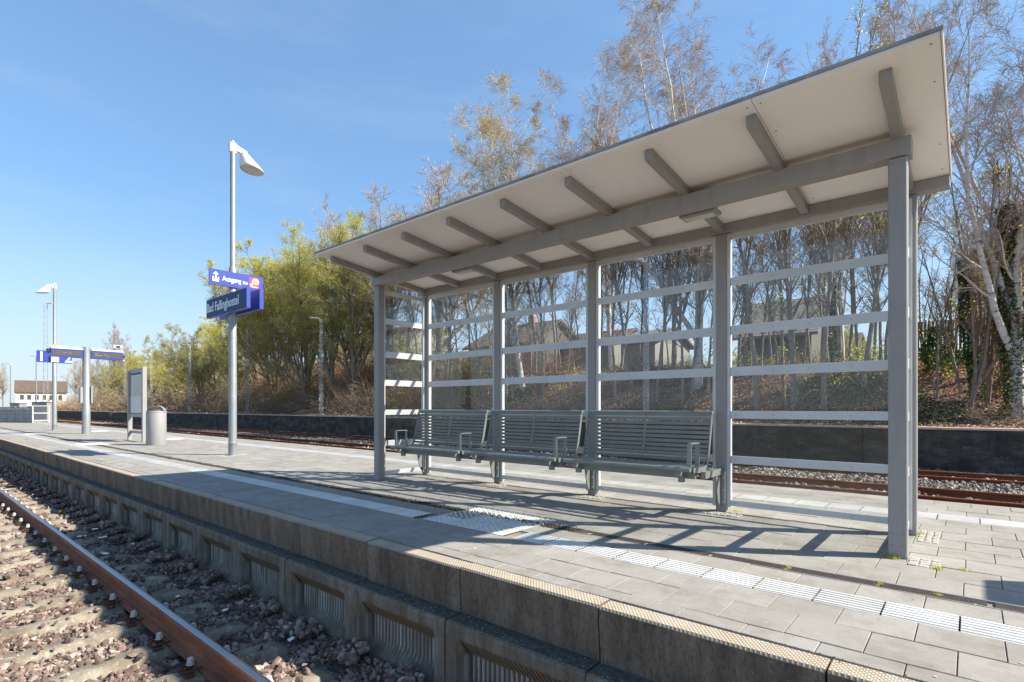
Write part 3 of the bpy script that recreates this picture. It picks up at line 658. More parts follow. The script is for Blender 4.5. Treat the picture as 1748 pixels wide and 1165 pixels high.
# ------------------------------------------------------------------ shelter
sh = tag(empty('platform_shelter', (-3.27, 4.8, 0)), 'open grey steel platform shelter with glazed back and a sloping white-bottomed roof', 'shelter')
PXS = [-.368 - 1.45 * k for k in range(5)]
zu = lambda y: 2.93 - .109 * (y - 3.55)
m = lambda: MB()
for x in (PXS[0], PXS[4]): m().box(x - .052, x + .052, 4.352, 4.456, 0, 2.655, .006).build('post', 'shelter_grey', sh)
for x in PXS: m().box(x - .05, x + .05, 5.2, 5.3, 0, 2.66, .006).build('post', 'shelter_grey', sh)
m().box(PXS[4] - .075, PXS[0] + .075, 4.335, 4.473, 2.657, 2.778, .005).build('front_beam', 'shelter_grey', sh)
m().box(-6.31, -.118, 5.185, 5.29, 2.662, 2.748, .004).build('rear_beam', 'shelter_grey', sh)
for k in range(9):
    x = PXS[0] - k * (PXS[0] - PXS[4]) / 8; ya, yb = 3.68, 5.183
    V = [(x + sx, y, zu(y) + dz) for y in (ya, yb) for (sx, dz) in ((-.031, -.074), (.031, -.074), (.031, -.003), (-.031, -.003))]
    MB().add(V, [(0, 1, 2, 3), (7, 6, 5, 4), (0, 4, 5, 1), (1, 5, 6, 2), (2, 6, 7, 3), (3, 7, 4, 0)]).build('rafter', 'shelter_grey', sh)
# roof: soffit panels (jointed at every second rafter), gravel-grey sheet on top with metal edge
edges = [-6.31, -5.40, -3.95, -2.50, -1.05, -.118]
for a, b in zip(edges[:-1], edges[1:]):
    V = [(xx, y, zu(y) + dz) for y in (3.55, 5.33) for (xx, dz) in ((a + .002, 0), (b - .002, 0), (b - .002, .02), (a + .002, .02))]
    MB().add(V, [(0, 1, 2, 3), (7, 6, 5, 4), (0, 4, 5, 1), (1, 5, 6, 2), (2, 6, 7, 3), (3, 7, 4, 0)]).build('soffit_panel', 'soffit', sh)
V = [(xx, y, zu(y) + dz) for y in (3.538, 5.345) for (xx, dz) in ((-6.322, .021), (-.106, .021), (-.106, .038), (-6.322, .038))]
MB().add(V, [(0, 1, 2, 3), (7, 6, 5, 4), (0, 4, 5, 1), (1, 5, 6, 2), (2, 6, 7, 3), (3, 7, 4, 0)]).build('roof_sheet', 'roof_edge', sh)
m_ = MB()
for a_ in (-6.25, -5.44, -5.36, -3.99, -3.91, -2.54, -2.46, -1.09, -1.01, -.16):
    for y_ in (3.60, 3.95, 4.7, 5.08): m_.tube([(a_, y_, zu(y_) + .001), (a_, y_, zu(y_) - .003)], .006, 6)
m_.build('soffit_screws', 'mid_grey', sh)
for x in (-.1165,):
    V = [(x + sx, y, zu(y) + dz) for y in (3.548, 5.335) for (sx, dz) in ((0, -.004), (.008, -.004), (.008, .0205), (0, .0205))]
    MB().add(V, [(0, 1, 2, 3), (7, 6, 5, 4), (0, 4, 5, 1), (1, 5, 6, 2), (2, 6, 7, 3), (3, 7, 4, 0)]).build('edge_trim', 'soffit', sh)
for x in (PXS[0], PXS[4]):
    for z in (2.62, .16, .08):
        for dx in (-.03, .03): MB().tube([(x + dx, 4.352, z), (x + dx, 4.345, z)], .008, 6).build('bolt', 'mid_grey', sh)
cb = MB(); cb.tube([(PXS[4] + .1, 4.49, 2.765), (-4.9, 4.49, 2.755), (-4.72, 4.5, 2.72)], .008, 6); cb.tube([(-4.7, 4.49, 2.765), (-3.2, 4.49, 2.757), (-1.82, 4.49, 2.765), (-1.78, 4.52, 2.72)], .008, 6); cb.build('cable', 'mid_grey', sh)
RZ = [(.063, .118), (.467, .54), (.893, .966), (1.297, 1.381), (1.69, 1.775), (2.155, 2.233), (2.593, 2.648)]
# rear glazing
for k in range(4):
    xa, xb = PXS[k + 1] + .05, PXS[k] - .05
    for z0, z1 in RZ:
        o = MB().box(xa + .035, xb - .035, 5.222, 5.236, z0, z1, .002); o.build('glazing_rail', 'alu', sh)
    b = MB()
    for z0, z1 in RZ:
        for t in (.06, .3, .52, .75, .95): b.tube([(xa + (xb - xa) * t, 5.2225, (z0 + z1) / 2), (xa + (xb - xa) * t, 5.2185, (z0 + z1) / 2)], .0055, 6)
    b.build('screws', 'mid_grey', sh)
    for x0, x1 in ((xa, xa + .034), (xb - .034, xb)): MB().box(x0, x1, 5.218, 5.262, .05, 2.655).build('glazing_jamb', 'alu', sh)
    for (za, zb) in zip(RZ[:-1], RZ[1:]): MB().box(xa + .02, xb - .02, 5.238, 5.244, za[1] - .02, zb[0] + .02).build('glass_pane', 'glass', sh)
# end glazing
for x, sg in ((PXS[4], 1), (PXS[0], -1)):
    for z0, z1 in RZ[:-1] + [(2.56, 2.62)]: MB().box(x - .008, x + .006, 4.49, 5.165, z0, z1, .002).build('glazing_rail', 'alu', sh)
    for y0, y1 in ((4.457, 4.489), (5.166, 5.199)): MB().box(x - .022, x + .022, y0, y1, .05, 2.62).build('glazing_jamb', 'alu', sh)
    for (za, zb) in zip(RZ[:-1], RZ[1:]): MB().box(x - .016, x - .010, 4.475, 5.18, za[1] - .02, zb[0] + .0).build('glass_pane', 'glass', sh)
# light boxes on brackets
for xc, yc in ((-1.80, 4.60), (-4.73, 4.60)):
    b = MB().box(xc - .16, xc + .16, yc - .045, yc + .115, 2.668, 2.70, .006).build('light_fitting', 'light_grey', sh)
    l = MB().box(xc - .13, xc + .13, yc - .02, yc + .09, 2.660, 2.6675).build('diffuser', 'lens', b)
    MB().box(xc + .05, xc + .16, yc - .12, yc + .02, 2.702, 2.78).build('light_bracket', 'shelter_grey', sh)
# cobble patches round the posts at the right-hand end
def cobbles(name, x0, x1, y0, y1, nx, ny, lab):
    m = MB()
    for i in range(nx):
        for j in range(ny):
            a = x0 + (x1 - x0) * i / nx; c = y0 + (y1 - y0) * j / ny; dx = (x1 - x0) / nx; dy = (y1 - y0) / ny; r = [random.uniform(.002, .008) for _ in range(4)]
            h = .004 + random.uniform(-.001, .003)
            m.box(a + r[0], a + dx - r[1], c + r[2], c + dy - r[3], -.01, h + .002, .004)
    return tag(m.build(name, 'cobble'), lab, 'paving stones', kind='structure')
cobbles('cobble_patch', -.31, -.178, 4.99, 5.46, 3, 8, 'patch'); cobbles('cobble_patch', -.31, -.14, 4.21, 4.44, 3, 4, 'patch')
for x in PXS[1:4]: cobbles('cobble_patch', x - .2, x + .22, 5.02, 5.16, 7, 2, 'patch')

# ------------------------------------------------------------------ benches
def seatprof():
    # (y, z, radius) of the long bars, seat from front to back then up the backrest
    P = [(4.555, .452, .021)]
    for k in range(7): P.append((4.605 + k * .054, .456 - .012 * math.sin(k / 6 * math.pi), .013))
    for k in range(11):
        t = k / 10; P.append((4.958 + .065 * t + .027 * math.sin(t * math.pi / 2), .505 + .425 * t, .0125))
    return P
def make_bench(x0, x1):
    root = empty('bench', ((x0 + x1) / 2, 4.8, 0)); P = seatprof()
    m = MB()
    for (y, z, r) in P[:8]: m.tube([(x0 + .012, y, z), (x1 - .012, y, z)], r, 10)
    m.build('seat', 'bench_green', root, True)
    m = MB()
    for i, (y, z, r) in enumerate(P[8:]):
        m.beam((x0 + .012, y, z), (x1 - .012, y, z), .011, .0285 if i < 10 else .032, (0, -.12, 1))
    yt, zt = P[-1][0], P[-1][1]
    m.tube([(x0, yt + .008, zt + .018), (x1, yt + .008, zt + .018)], .019, 10)
    m.build('backrest', 'bench_green', root, True)
    for x in (x0 + .006, x1 - .006):
        prof = [(y - .006, z + .012) for (y, z, r) in P[1:8]] + [(y - .022, z) for (y, z, r) in P[8:]]
        back = [(y + .026, z - .004) for (y, z, r) in P[8:]][::-1] + [(4.93, .44), (4.8, .405), (4.6, .42), (4.56, .43)]
        m = MB(); L1 = prof; n1 = len(L1)
        outer = [(y + (.03 if z > .49 else .0), z - (.045 if z < .49 else .008)) for (y, z) in L1]
        V = [(x - .005, y, z) for y, z in L1] + [(x - .005, y, z) for y, z in outer] + [(x + .005, y, z) for y, z in L1] + [(x + .005, y, z) for y, z in outer]
        F = []
        for i in range(n1 - 1):
            F += [(i, i + 1, n1 + i + 1, n1 + i), (2 * n1 + i, 3 * n1 + i, 3 * n1 + i + 1, 2 * n1 + i + 1), (i, 2 * n1 + i, 2 * n1 + i + 1, i + 1), (n1 + i, n1 + i + 1, 3 * n1 + i + 1, 3 * n1 + i)]
        m.add(V, F); m.build('side_plate', 'bench_green', root)
    xm = (x0 + x1) / 2; m = MB()
    pts = [(xm, y + .012, z) for (y, z, r) in P[8:]]; m.tube(pts, .006, 6); m.tube([(xm, y, z - .014) for (y, z, r) in P[:8]], .006, 6); m.build('centre_strap', 'bench_green', root)
    m = MB(); m.box(x0 + .03, x1 - .03, 4.70, 4.76, .355, .425, .004)
    for x in (x0 + .09, x1 - .17): m.box(x, x + .055, 4.59, 4.93, .385, .428); m.box(x + .005, x + .05, 4.65, 4.70, .325, .384)
    m.build('support_beam', 'bench_green', root)
    return root
def armrest(root, x):
    m = MB(); 
    for y in (4.60, 4.78): m.box(x - .019, x + .019, y - .004, y + .004, .455, .672)
    m.box(x - .019, x + .019, 4.598, 4.784, .672, .681); m.build('armrest', 'bench_green', root)
def bracket(root, x, sd):
    # bolted foot plate hanging down beside the post
    m = MB(); poly = [(5.03, .42), (5.185, .42), (5.2, .33), (5.2, .08), (5.165, .05), (5.12, .10), (5.09, .2), (5.07, .3)]
    m.prism(poly, 'x', x - .006, x + .006)
    m.box(x - .045, x + .045, 5.178, 5.194, .08, .40, .003)
    m.box(x - .02, x + .02, 4.76, 5.18, .36, .42)
    o = m.build('wall_bracket', 'bench_green', root)
    m = MB()
    for (dx, z) in ((-.028, .36), (.028, .33), (-.028, .25), (.028, .21), (-.028, .13), (.028, .10)): m.tube([(x + dx, 5.178, z), (x + dx, 5.166, z)], .009, 6)
    m.build('bolt', 'light_grey', o)
labs = ['slatted metal bench at the right end, next to the bay without a seat', 'slatted metal bench in the middle of the row of three', 'slatted metal bench at the left end, beside the glazed end panel']
for i in range(3):
    x1 = PXS[i + 1] - .045 + .02; x0 = PXS[i + 2] + .06
    b = make_bench(x0, x1); tag(b, labs[i], 'bench', 'benches under the platform shelter')
    armrest(b, x1 - .04)
    if i == 2: armrest(b, x0 + .05)
    bracket(b, PXS[i + 1] - .0 if i == 0 else PXS[i + 1] - .0, 1)
    if i == 2: bracket(b, PXS[4], 1)
# bracket bolts were built against the bench origin: their parent sits at the same origin
# ------------------------------------------------------------------ lamp with station signs
def pole(root, x, y, top, r0=.078, r1=.052, zc=3.9, mat='galv'):
    m = MB(); m.tube([(x, y, 0), (x, y, .24), (x, y, .25), (x, y, .262), (x, y, .275), (x, y, zc), (x, y, zc + .06), (x, y, top)], [r0 + .006, r0 + .006, r0 + .012, r0 + .012, r0, r0 * .95, r1, r1], 24)
    return m.build('pole', mat, root, True)
def lamp_head(root, x, y, z, sg, lit='lens'):
    """cone-shaped white hood on a short arm along the Y axis"""
    m = MB(); m.box(x - .045, x + .045, y - .07, y + .07, z - .16, z + .04, .01); m.tube([(x, y, z + .04), (x, y, z + .09)], [.03, .022], 10)
    m.beam((x, y + sg * .05, z - .03), (x, y + sg * .27, z - .10), .07, .10); m.build('lamp_arm', 'white_paint', root, True)
    tilt = .14; cy = y + sg * .40; cz = z - .40; n = 28; V = []; F = []
    def P(a, r, h):
        u = r * math.cos(a); v = r * math.sin(a); return (x + u, cy + sg * (v * math.cos(tilt) - h * math.sin(tilt) * 1.0), cz + v * -math.sin(tilt) * 1.0 + h)
    rings = [(.232, 0), (.236, .018), (.225, .05), (.05, .36), (.02, .372)]
    for (r, h) in rings:
        sh_ = -.15 * (h / .36)
        for j in range(n):
            p = P(2 * math.pi * j / n, r, h); V.append((p[0], p[1] + sg * sh_, p[2]))
    for k in range(len(rings) - 1):
        for j in range(n): F.append((k * n + j, k * n + (j + 1) % n, (k + 1) * n + (j + 1) % n, (k + 1) * n + j))
    MB().add(V, F).build('lamp_shade', 'white_paint', root, True)
    V = [P(2 * math.pi * j / n, .226, .012) for j in range(n)] + [P(0, 0, .03)]
    F = [(j, (j + 1) % n, n) for j in range(n)]
    MB().add(V, F).build('lens', lit, root)
AX, AY = -11.76, 4.73
lp = tag(empty('lamp_post', (AX, AY, 0)), 'tall grey lamp post with white cone lamp carrying the blue station name signs', 'lamp post')
pole(lp, AX, AY, 6.56); lamp_head(lp, AX, AY, 6.50, 1)
m = MB()
for z in (2.45,): m.tube([(AX, AY, z - .008), (AX, AY, z + .008)], .0785, 20)
m.build('pole_band', 'mid_grey', lp)
m = MB()
for k in range(14):
    a = k / 14 * 6.283; rr = random.uniform(.12, .3); m.box(AX + math.cos(a) * rr - .04, AX + math.cos(a) * rr + .04, AY + math.sin(a) * rr - .04, AY + math.sin(a) * rr + .04, -.01, .004, .003)
tag(m.build('cobble_patch', 'cobble'), kind='structure')
# name signs, one on each side of the pole, and the exit sign across them
def bp(name, x0, x1, y0, y1, z0, z1, mat, parent, bev=.004): return MB().box(x0, x1, y0, y1, z0, z1, bev).build(name, mat, parent)
ns = tag(empty('station_sign', (AX, AY - .15, 3.15)), 'dark blue box sign with the white station name facing the near track', 'sign')
bp('sign_box', -12.74, -10.74, 4.575, 4.655, 2.945, 3.345, 'sign_blue', ns); bp('sign_face', -12.725, -10.755, 4.568, 4.5745, 2.96, 3.33, 'board_blue', ns, 0)
text('lettering', 'Bad Fallingbostel', .27, 'pale_text', ns, (-12.69, 4.565, 3.06), (1, 0, 0), (0, 0, 1), .90, 0, .003)
ns2 = tag(empty('station_sign', (AX, AY + .15, 3.15)), 'dark blue box sign behind the pole, its end showing past the station name sign', 'sign')
bp('sign_box', -12.74, -10.74, 4.83, 4.91, 2.955, 3.355, 'sign_blue', ns2); bp('sign_face', -12.725, -10.755, 4.9105, 4.917, 2.97, 3.34, 'board_blue', ns2, 0)
text('lettering', 'Bad Fallingbostel', .265, 'pale_text', ns2, (-10.8, 4.92, 3.07), (-1, 0, 0), (0, 0, 1), .80, 0, -.002)
es = tag(empty('exit_sign', (AX + .08, AY, 3.65)), 'blue exit sign with white arrow and pink emblem above the station name', 'sign')
EX = AX + .1
bp('sign_panel', EX - .03, EX, 4.235, 5.325, 3.49, 3.812, 'sign_blue', es)
text('lettering', 'Ausgang', .145, 'white_text', es, (EX + .004, 4.485, 3.60), (0, 1, 0), (0, 0, 1), .77, 0, .0015)
text('lettering', 'Exit', .085, 'white_text', es, (EX + .004, 4.885, 3.60), (0, 1, 0), (0, 0, 1), .80, .3, .001)
m = MB(); y = 4.36; z = 3.65; e0, e1 = EX + .001, EX + .004
m.box(e0, e1, y - .013, y + .013, z - .05, z + .07); m.prism([(y - .055, z + .055), (y + .055, z + .055), (y, z + .115)], 'x', e0, e1)
m.box(e0, e1, y - .06, y + .06, z - .085, z - .055); m.box(e0, e1, y - .06, y - .038, z - .055, z + .01); m.box(e0, e1, y + .038, y + .06, z - .055, z + .01); m.build('arrow_symbol', 'white_text', es)
m = MB().box(e0, e1, 5.03, 5.225, 3.55, 3.765).build('emblem', 'magenta', es)
def ringm(y, z, r0, r1, x0, x1, a0=0, a1=6.2832, n=20):
    V = []; F = []
    for i in range(n + 1):
        a = a0 + (a1 - a0) * i / n
        for r in (r0, r1): V += [(x1, y + r * math.cos(a), z + r * math.sin(a))]
    for i in range(n): F.append((2 * i, 2 * i + 1, 2 * i + 3, 2 * i + 2))
    return MB().add(V, F)
ringm(5.155, 3.68, .042, .066, 0, EX + .0055).build('emblem_ring', 'orange', es)
ringm(5.155, 3.68, .0, .036, 0, EX + .0055).build('emblem_disc', 'yellow', es)
ringm(5.155, 3.68, .067, .074, 0, EX + .0055, -.4, 3.6).build('emblem_arc', 'white_text', es)
mm = ringm(5.065, 3.61, .012, .026, 0, EX + .0058); mm.box(EX + .0045, EX + .006, 5.085, 5.095, 3.585, 3.66); mm.box(EX + .0045, EX + .006, 5.06, 5.20, 3.565, 3.578); mm.build('emblem_mark', 'white_text', es)

# second lamp with the platform numbers
BX, BY = -30.16, 4.75
l2 = tag(empty('lamp_post', (BX, BY, 0)), 'farther grey lamp post with white cone lamp, next to the platform number signs', 'lamp post')
pole(l2, BX, BY, 6.32, .085, .055, 3.0); lamp_head(l2, BX, BY, 6.30, -1)
m = MB(); m.box(BX - .02, BX + .12, BY - .13, BY + .13, 2.95, 3.3, .01); m.build('mounting_box', 'white_paint', l2)
for t, y0, y1, z0, lab in (('1', 4.16, 4.63, 2.93, 'square blue sign with a white number 1 left of the far lamp post'), ('2', 4.875, 5.34, 2.92, 'square blue sign with a white number 2 partly behind the departure display')):
    q = tag(empty('platform_number_sign', (BX, (y0 + y1) / 2, z0)), lab, 'sign')
    bp('sign_panel', BX - .04, BX, y0, y1, z0, z0 + .5, 'sign_blue', q); text('number', t, .56, 'white_text', q, (BX + .006, y0 + .215 if t == '2' else y0 + .03, z0 + .06), (0, 1, 0), (0, 0, 1), .9, 0, .009)
q = tag(empty('warning_sign', (BX, 4.75, 3.55)), 'small yellow triangular warning sign on the far lamp post', 'sign')
MB().prism([(4.56, 3.43), (4.94, 3.43), (4.75, 3.78)], 'x', BX + .07, BX + .09).build('warning_panel', 'yellow', q)
MB().prism([(4.72, 3.50), (4.79, 3.50), (4.76, 3.58), (4.78, 3.59), (4.74, 3.68), (4.75, 3.60), (4.73, 3.59)], 'x', BX + .091, BX + .095).build('flash_symbol', 'black', q)
# departure display
DX, DY = -25.27, 4.9
dp = tag(empty('departure_display', (DX, DY, 0)), 'grey post with two blue departure display boards either side of its top', 'display')
m = MB(); m.tube([(DX, DY, 0), (DX, DY, .3), (DX, DY, .31), (DX, DY, 1.3), (DX, DY, 1.31), (DX, DY, 3.26)], [.14, .14, .125, .125, .12, .115], 28); m.build('post', 'galv', dp, True)
m = MB(); m.box(DX - .17, DX + .10, DY - .20, DY - .115, 1.15, 1.75, .01); m.box(DX - .15, DX + .15, DY + .112, DY + .17, 1.15, 1.8, .01); m.build('control_box', 'light_grey', dp)
for (y0, y1) in ((3.86, 4.785), (5.05, 6.03)):
    b = bp('display_case', DX - .16, DX + .1, y0, y1, 2.84, 3.13, 'sign_blue', dp)
    MB().box(DX + .1005, DX + .104, y0 + .05, y1 - .06, 2.9, 3.075).build('screen', 'lcd', b)
    m = MB()
    for (u, z, l) in ((.36, 2.99, .12), (.52, 2.985, .08)) if y0 < 4 else ((.10, 3.01, .1), (.36, 3.0, .11), (.1, 2.955, .22), (.45, 2.94, .08)):
        for j in range(int(l / .018)): m.box(DX + .1045, DX + .106, y0 + u + j * .018, y0 + u + j * .018 + .011, z, z + .02)
    m.build('display_rows', 'light_grey', b)
    m = MB(); m.box(DX - .17, DX + .11, y0 - .0, y1, 3.135, 3.195, .005)
    for j in range(16): m.tube([(DX, y0 + .03 + j * (y1 - y0 - .06) / 15, 3.195), (DX, y0 + .03 + j * (y1 - y0 - .06) / 15, 3.27)], .0035, 4)
    m.build('case_lid', 'white_paint', dp)
m = MB(); m.box(DX - .1, DX + .08, 3.76, 3.85, 2.98, 3.12, .01); m.box(DX - .08, DX + .06, 6.035, 6.1, 2.93, 3.03, .01); m.build('speaker', 'black', dp)
m = MB(); m.cyl(DX, 5.86, 3.2, 3.3, .02, 8); m.box(DX - .12, DX + .12, 5.72, 6.0, 3.29, 3.41, .02); m.build('camera_housing', 'white_paint', dp)
MB().box(DX + .121, DX + .126, 5.8, 5.93, 3.31, 3.39).build('camera_lens', 'black', dp)
tm = tag(empty('unseen_shadow_caster', (2.3, 5.05, 0)), 'assumed grey ticket machine past the right edge, added to cast the shadow on the paving', 'ticket machine')  # out of view; box assumed a ticket machine, placed and sized for its shadow
MB().box(1.87, 2.75, 4.84, 5.27, .08, 1.83, .015).build('machine_housing', 'mid_grey', tm); MB().box(1.93, 2.69, 4.88, 5.23, 0, .079).build('plinth', 'black', tm)
MB().box(1.97, 2.35, 4.83, 4.8395, 1.15, 1.6).build('screen', 'pane', tm); MB().box(2.42, 2.65, 4.82, 4.8395, .95, 1.5).build('payment_panel', 'light_grey', tm); MB().box(2.0, 2.4, 4.825, 4.8395, .6, .78).build('delivery_tray', 'black', tm)
# information board
ib = tag(empty('information_board', (-18.8, 4.8, 0)), 'upright grey-framed information case with a glazed poster beside the litter bin', 'information board')
MB().box(-19.60, -19.50, 4.80, 4.91, 0, 2.13, .006).build('post', 'light_grey', ib); MB().box(-18.20, -18.10, 4.80, 4.91, 0, 2.17, .006).build('post', 'light_grey', ib)
b = MB(); b.box(-19.498, -18.202, 4.815, 4.905, .71, .80, .003); b.box(-19.498, -18.202, 4.82, 4.92, 2.06, 2.14, .003); b.box(-19.498, -19.44, 4.82, 4.92, .802, 2.058); b.box(-18.26, -18.202, 4.82, 4.92, .802, 2.058); b.build('case_frame', 'light_grey', ib)
MB().box(-19.498, -18.202, 4.85, 4.9, .22, .30).build('crossbar', 'light_grey', ib)
MB().box(-19.44, -18.26, 4.835, 4.9, .80, 2.06).build('glazed_poster', 'case_glass_reflection', ib)
MB().box(-19.36, -18.33, 4.828, 4.834, .84, 1.32).build('notice', 'poster', ib)
MB().box(-19.30, -18.40, 4.829, 4.834, 1.97, 2.03).build('heading_strip', 'board_blue', ib)
# litter bin: round body with arched hood
LX, LY = -16.43, 4.67
lb = tag(empty('litter_bin', (LX, LY, 0)), 'round light grey litter bin with an arched hood on the platform', 'litter bin')
m = MB(); m.tube([(LX, LY, 0), (LX, LY, .02), (LX, LY, .885), (LX, LY, .9)], [.22, .228, .228, .224], 36, False); m.tube([(LX, LY, .899), (LX, LY, .9)], [.224, .19], 36, False); m.tube([(LX, LY, .9), (LX, LY, .6)], .19, 36, False); m.tube([(LX, LY, 0), (LX, LY, .002)], .215, 36); m.build('bin_body', 'light_grey', lb, True)
MB().tube([(LX, LY, .855), (LX, LY, .875)], .231, 36, False).build('rim_band', 'mid_grey', lb, True)
MB().tube([(LX, LY, .6), (LX, LY, .61)], .185, 24).build('liner', 'black', lb)
V = []; F = []; n = 18
ux, uy = world(1, 0); vx, vy = -uy, ux
for i in range(n + 1):
    a = math.pi * i / n; cx = .228 * math.cos(a); cz = .90 + .145 * math.sin(a)
    for (wd, dz) in ((-.05, 0), (.05, 0), (.05, -.014), (-.05, -.014)): V.append((LX + ux * cx + vx * wd, LY + uy * cx + vy * wd, cz + dz))
for i in range(n):
    for j in range(4): F.append((i * 4 + j, i * 4 + (j + 1) % 4, i * 4 + 4 + (j + 1) % 4, i * 4 + 4 + j))
MB().add(V, F).build('hood', 'galv', lb, True)
MB().beam((LX - ux * .24, LY - uy * .24, .0), (LX - ux * .24, LY - uy * .24, .88), .10, .012, (ux, uy, 0)).build('support_plate', 'mid_grey', lb)

# ------------------------------------------------------------------ lattice lamp masts
def mast(x, y, z0, top, lab, arm=-1, wd=.22, group='lattice masts along the embankment', head=True):
    r = tag(empty('lattice_mast', (x, y, z0)), lab, 'mast', group); m = MB(); h = top - z0; k = int(h / .38)
    for sx in (-1, 1):
        for sy in (-1, 1): m.beam((x + sx * wd / 2, y + sy * wd / 2, z0), (x + sx * wd * .32, y + sy * wd * .32, top), .024, .024, (1, 0, 0))
    m.build('mast_legs', 'galv', r); m = MB()
    for i in range(k):
        za = z0 + h * i / k; zb = z0 + h * (i + 1) / k; s = wd / 2 * (1 - .36 * i / k); c = (-1) ** i
        for sy in (-1, 1): m.beam((x - s * c, y + sy * s, za), (x + s * c, y + sy * s, zb), .022, .012, (0, 1, 0))
        for sx in (-1, 1): m.beam((x + sx * s, y - s * c, za), (x + sx * s, y + s * c, zb), .012, .022, (1, 0, 0))
    m.build('lattice_bracing', 'galv', r)
    if head:
        a, b = world(arm, 0); m = MB(); m.beam((x, y, top + .03), (x + a * .45, y + b * .45, top + .1), .05, .05); m.beam((x + a * .15, y + b * .15, top + .12), (x + a * .85, y + b * .85, top + .16), .24, .09); m.build('lamp_head', 'white_paint', r)
    return r
LM = [(548, 546, 'white-headed lattice lamp mast in front of the big yellow-green tree'), (422, 560, 'thin lattice mast rising behind the station sign pole'), (324, 591, 'lattice lamp mast standing right of the litter bin'), (258, 606, 'small lattice lamp mast just left of the litter bin hood'), (213, 617, 'small lattice lamp mast just left of the information board'), (1103, 448, 'lattice mast seen through the glass above the right-hand bench')]
for px, py, lab in LM:
    X, Y, D = at(px, 22.6); mast(X, Y, float(hill(np.array(X), np.array(Y))) - .1, zat(py, D), lab, -1, .22 if px < 1000 else .18, head=px not in (422,))
X, Y, D = at(1103, 22.4); o = None
X, Y = world((78 - 874) / FPX * 62, 62); mast(X, Y, -1, zat(520, 62), 'tallest lattice mast, seen just left of the far lamp post', 1, .42)
for px, py, D, lab in ((18, 622, 95, 'slim lamp post in front of the gable of the cream house'), (62, 609, 85, 'slim lamp post below the number 1 sign')):
    X, Y = world((px - 874) / FPX * D, D); r = tag(empty('slim_lamp_post', (X, Y, -1)), lab, 'lamp post'); m = MB(); m.tube([(X, Y, -1), (X, Y, zat(py, D))], [.11, .07], 10); m.build('pole', 'galv', r)
    a, b = world(1, 0); MB().beam((X - a * .9, Y - b * .9, zat(py, D) + .1), (X + a * .1, Y + b * .1, zat(py, D) + .05), .3, .16).build('lamp_head', 'white_paint', r)

# ------------------------------------------------------------------ end of the platform: fence, railing, cabinets, barriers
def cw(px, D): return world((px - 874) / FPX * D, D)
f0 = cw(-30, 36); f1 = cw(56, 34.5)
fc = tag(empty('mesh_fence', (f1[0], f1[1], 0)), 'grey slatted mesh fence closing the far end of the platform', 'fence'); m = MB(); m2 = MB()
for k in range(7):
    a = Vector((f1[0] + (f0[0] - f1[0]) * k / 6, f1[1] + (f0[1] - f1[1]) * k / 6, 0)); b = Vector((f1[0] + (f0[0] - f1[0]) * (k + 1) / 6, f1[1] + (f0[1] - f1[1]) * (k + 1) / 6, 0))
    m2.cyl(a.x, a.y, -.3, 1.08, .03, 8)
    if k < 6:
        m.beam(a + Vector((0, 0, .5)), b + Vector((0, 0, .5)), .03, 1.0)
        for z in (.05, .28, .52, .76, .99): m2.beam(a + Vector((.03, -.03, z)), b + Vector((.03, -.03, z)), .02, .02)
        for j in range(9):
            p = a.lerp(b, j / 9) + Vector((.03, -.03, 0)); m2.beam(p, p + Vector((0, 0, 1.0)), .012, .012, (1, 0, 0))
m.build('fence_panel', 'mesh_grey', fc); m2.build('fence_posts', 'mid_grey', fc)
a = cw(56, 34.2); b = cw(84, 34.6); gr = tag(empty('railing', (a[0], a[1], 0)), 'white tubular railing gate at the end of the platform beside the mesh fence', 'railing'); m = MB()
m.tube([(a[0], a[1], 0), (a[0], a[1], 1.08), (b[0], b[1], 1.08), (b[0], b[1], 0)], .03, 8)
for z in (.15, .62): m.tube([(a[0], a[1], z), (b[0], b[1], z)], .025, 8)
m.build('railing_frame', 'white_paint', gr)
for px0, px1, y0, D, lab in ((17, 33, 688, 50, 'small grey equipment cabinet behind the mesh fence'), (54, 80, 686, 50, 'wider grey equipment cabinet behind the white railing')):
    a = Vector(cw(px0, D) + (0,)); b = Vector(cw(px1, D) + (0,)); c = tag(empty('equipment_cabinet', tuple(a)), lab, 'cabinet')
    d = (b - a); nrm = Vector((-d.y, d.x, 0)).normalized() * .8; z0, z1 = -1, zat(y0, D)
    poly = [(a.x, a.y), (b.x, b.y), (b.x + nrm.x, b.y + nrm.y), (a.x + nrm.x, a.y + nrm.y)]
    MB().prism(poly, 'z', z0, z1 - .06).build('cabinet_body', 'mid_grey', c)
    q = [(a.x - .08, a.y - .08), (b.x + .08, b.y), (b.x + nrm.x, b.y + nrm.y + .08), (a.x + nrm.x - .08, a.y + nrm.y)]; MB().prism(q, 'z', z1 - .06, z1).build('cabinet_lid', 'light_grey', c)
a = Vector(cw(80, 126) + (0,)); b = Vector(cw(116, 118) + (0,))
yb = tag(empty('safety_barrier', tuple(a)), 'yellow barrier fence in front of the cream house', 'barrier'); m = MB(); d = b - a
for z in (zat(699.5, 122), zat(694.5, 122)): m.beam(a + Vector((0, 0, z)), b + Vector((0, 0, z)), .15, .35)
for t in (.02, .3, .62, .78, .97):
    p = a.lerp(b, t); m.beam(p + Vector((0, 0, -1)), p + Vector((0, 0, zat(691, 122))), .25, .12, (1, 0, 0))
m.build('barrier_boards', 'yellow', yb)
c = Vector(cw(149, 112) + (0,)); bs = tag(empty('buffer_stop', tuple(c)), 'yellow buffer stop behind the departure display post', 'buffer stop'); m = MB(); a, b = world(1, 0)
for s in (-.95, .95):
    p = c + Vector((a * s, b * s, 0)); m.tube([p + Vector((0, 0, -1)), p + Vector((0, 0, .3)), p + Vector((0, 0, 1.2))], [.45, .45, .28], 10)
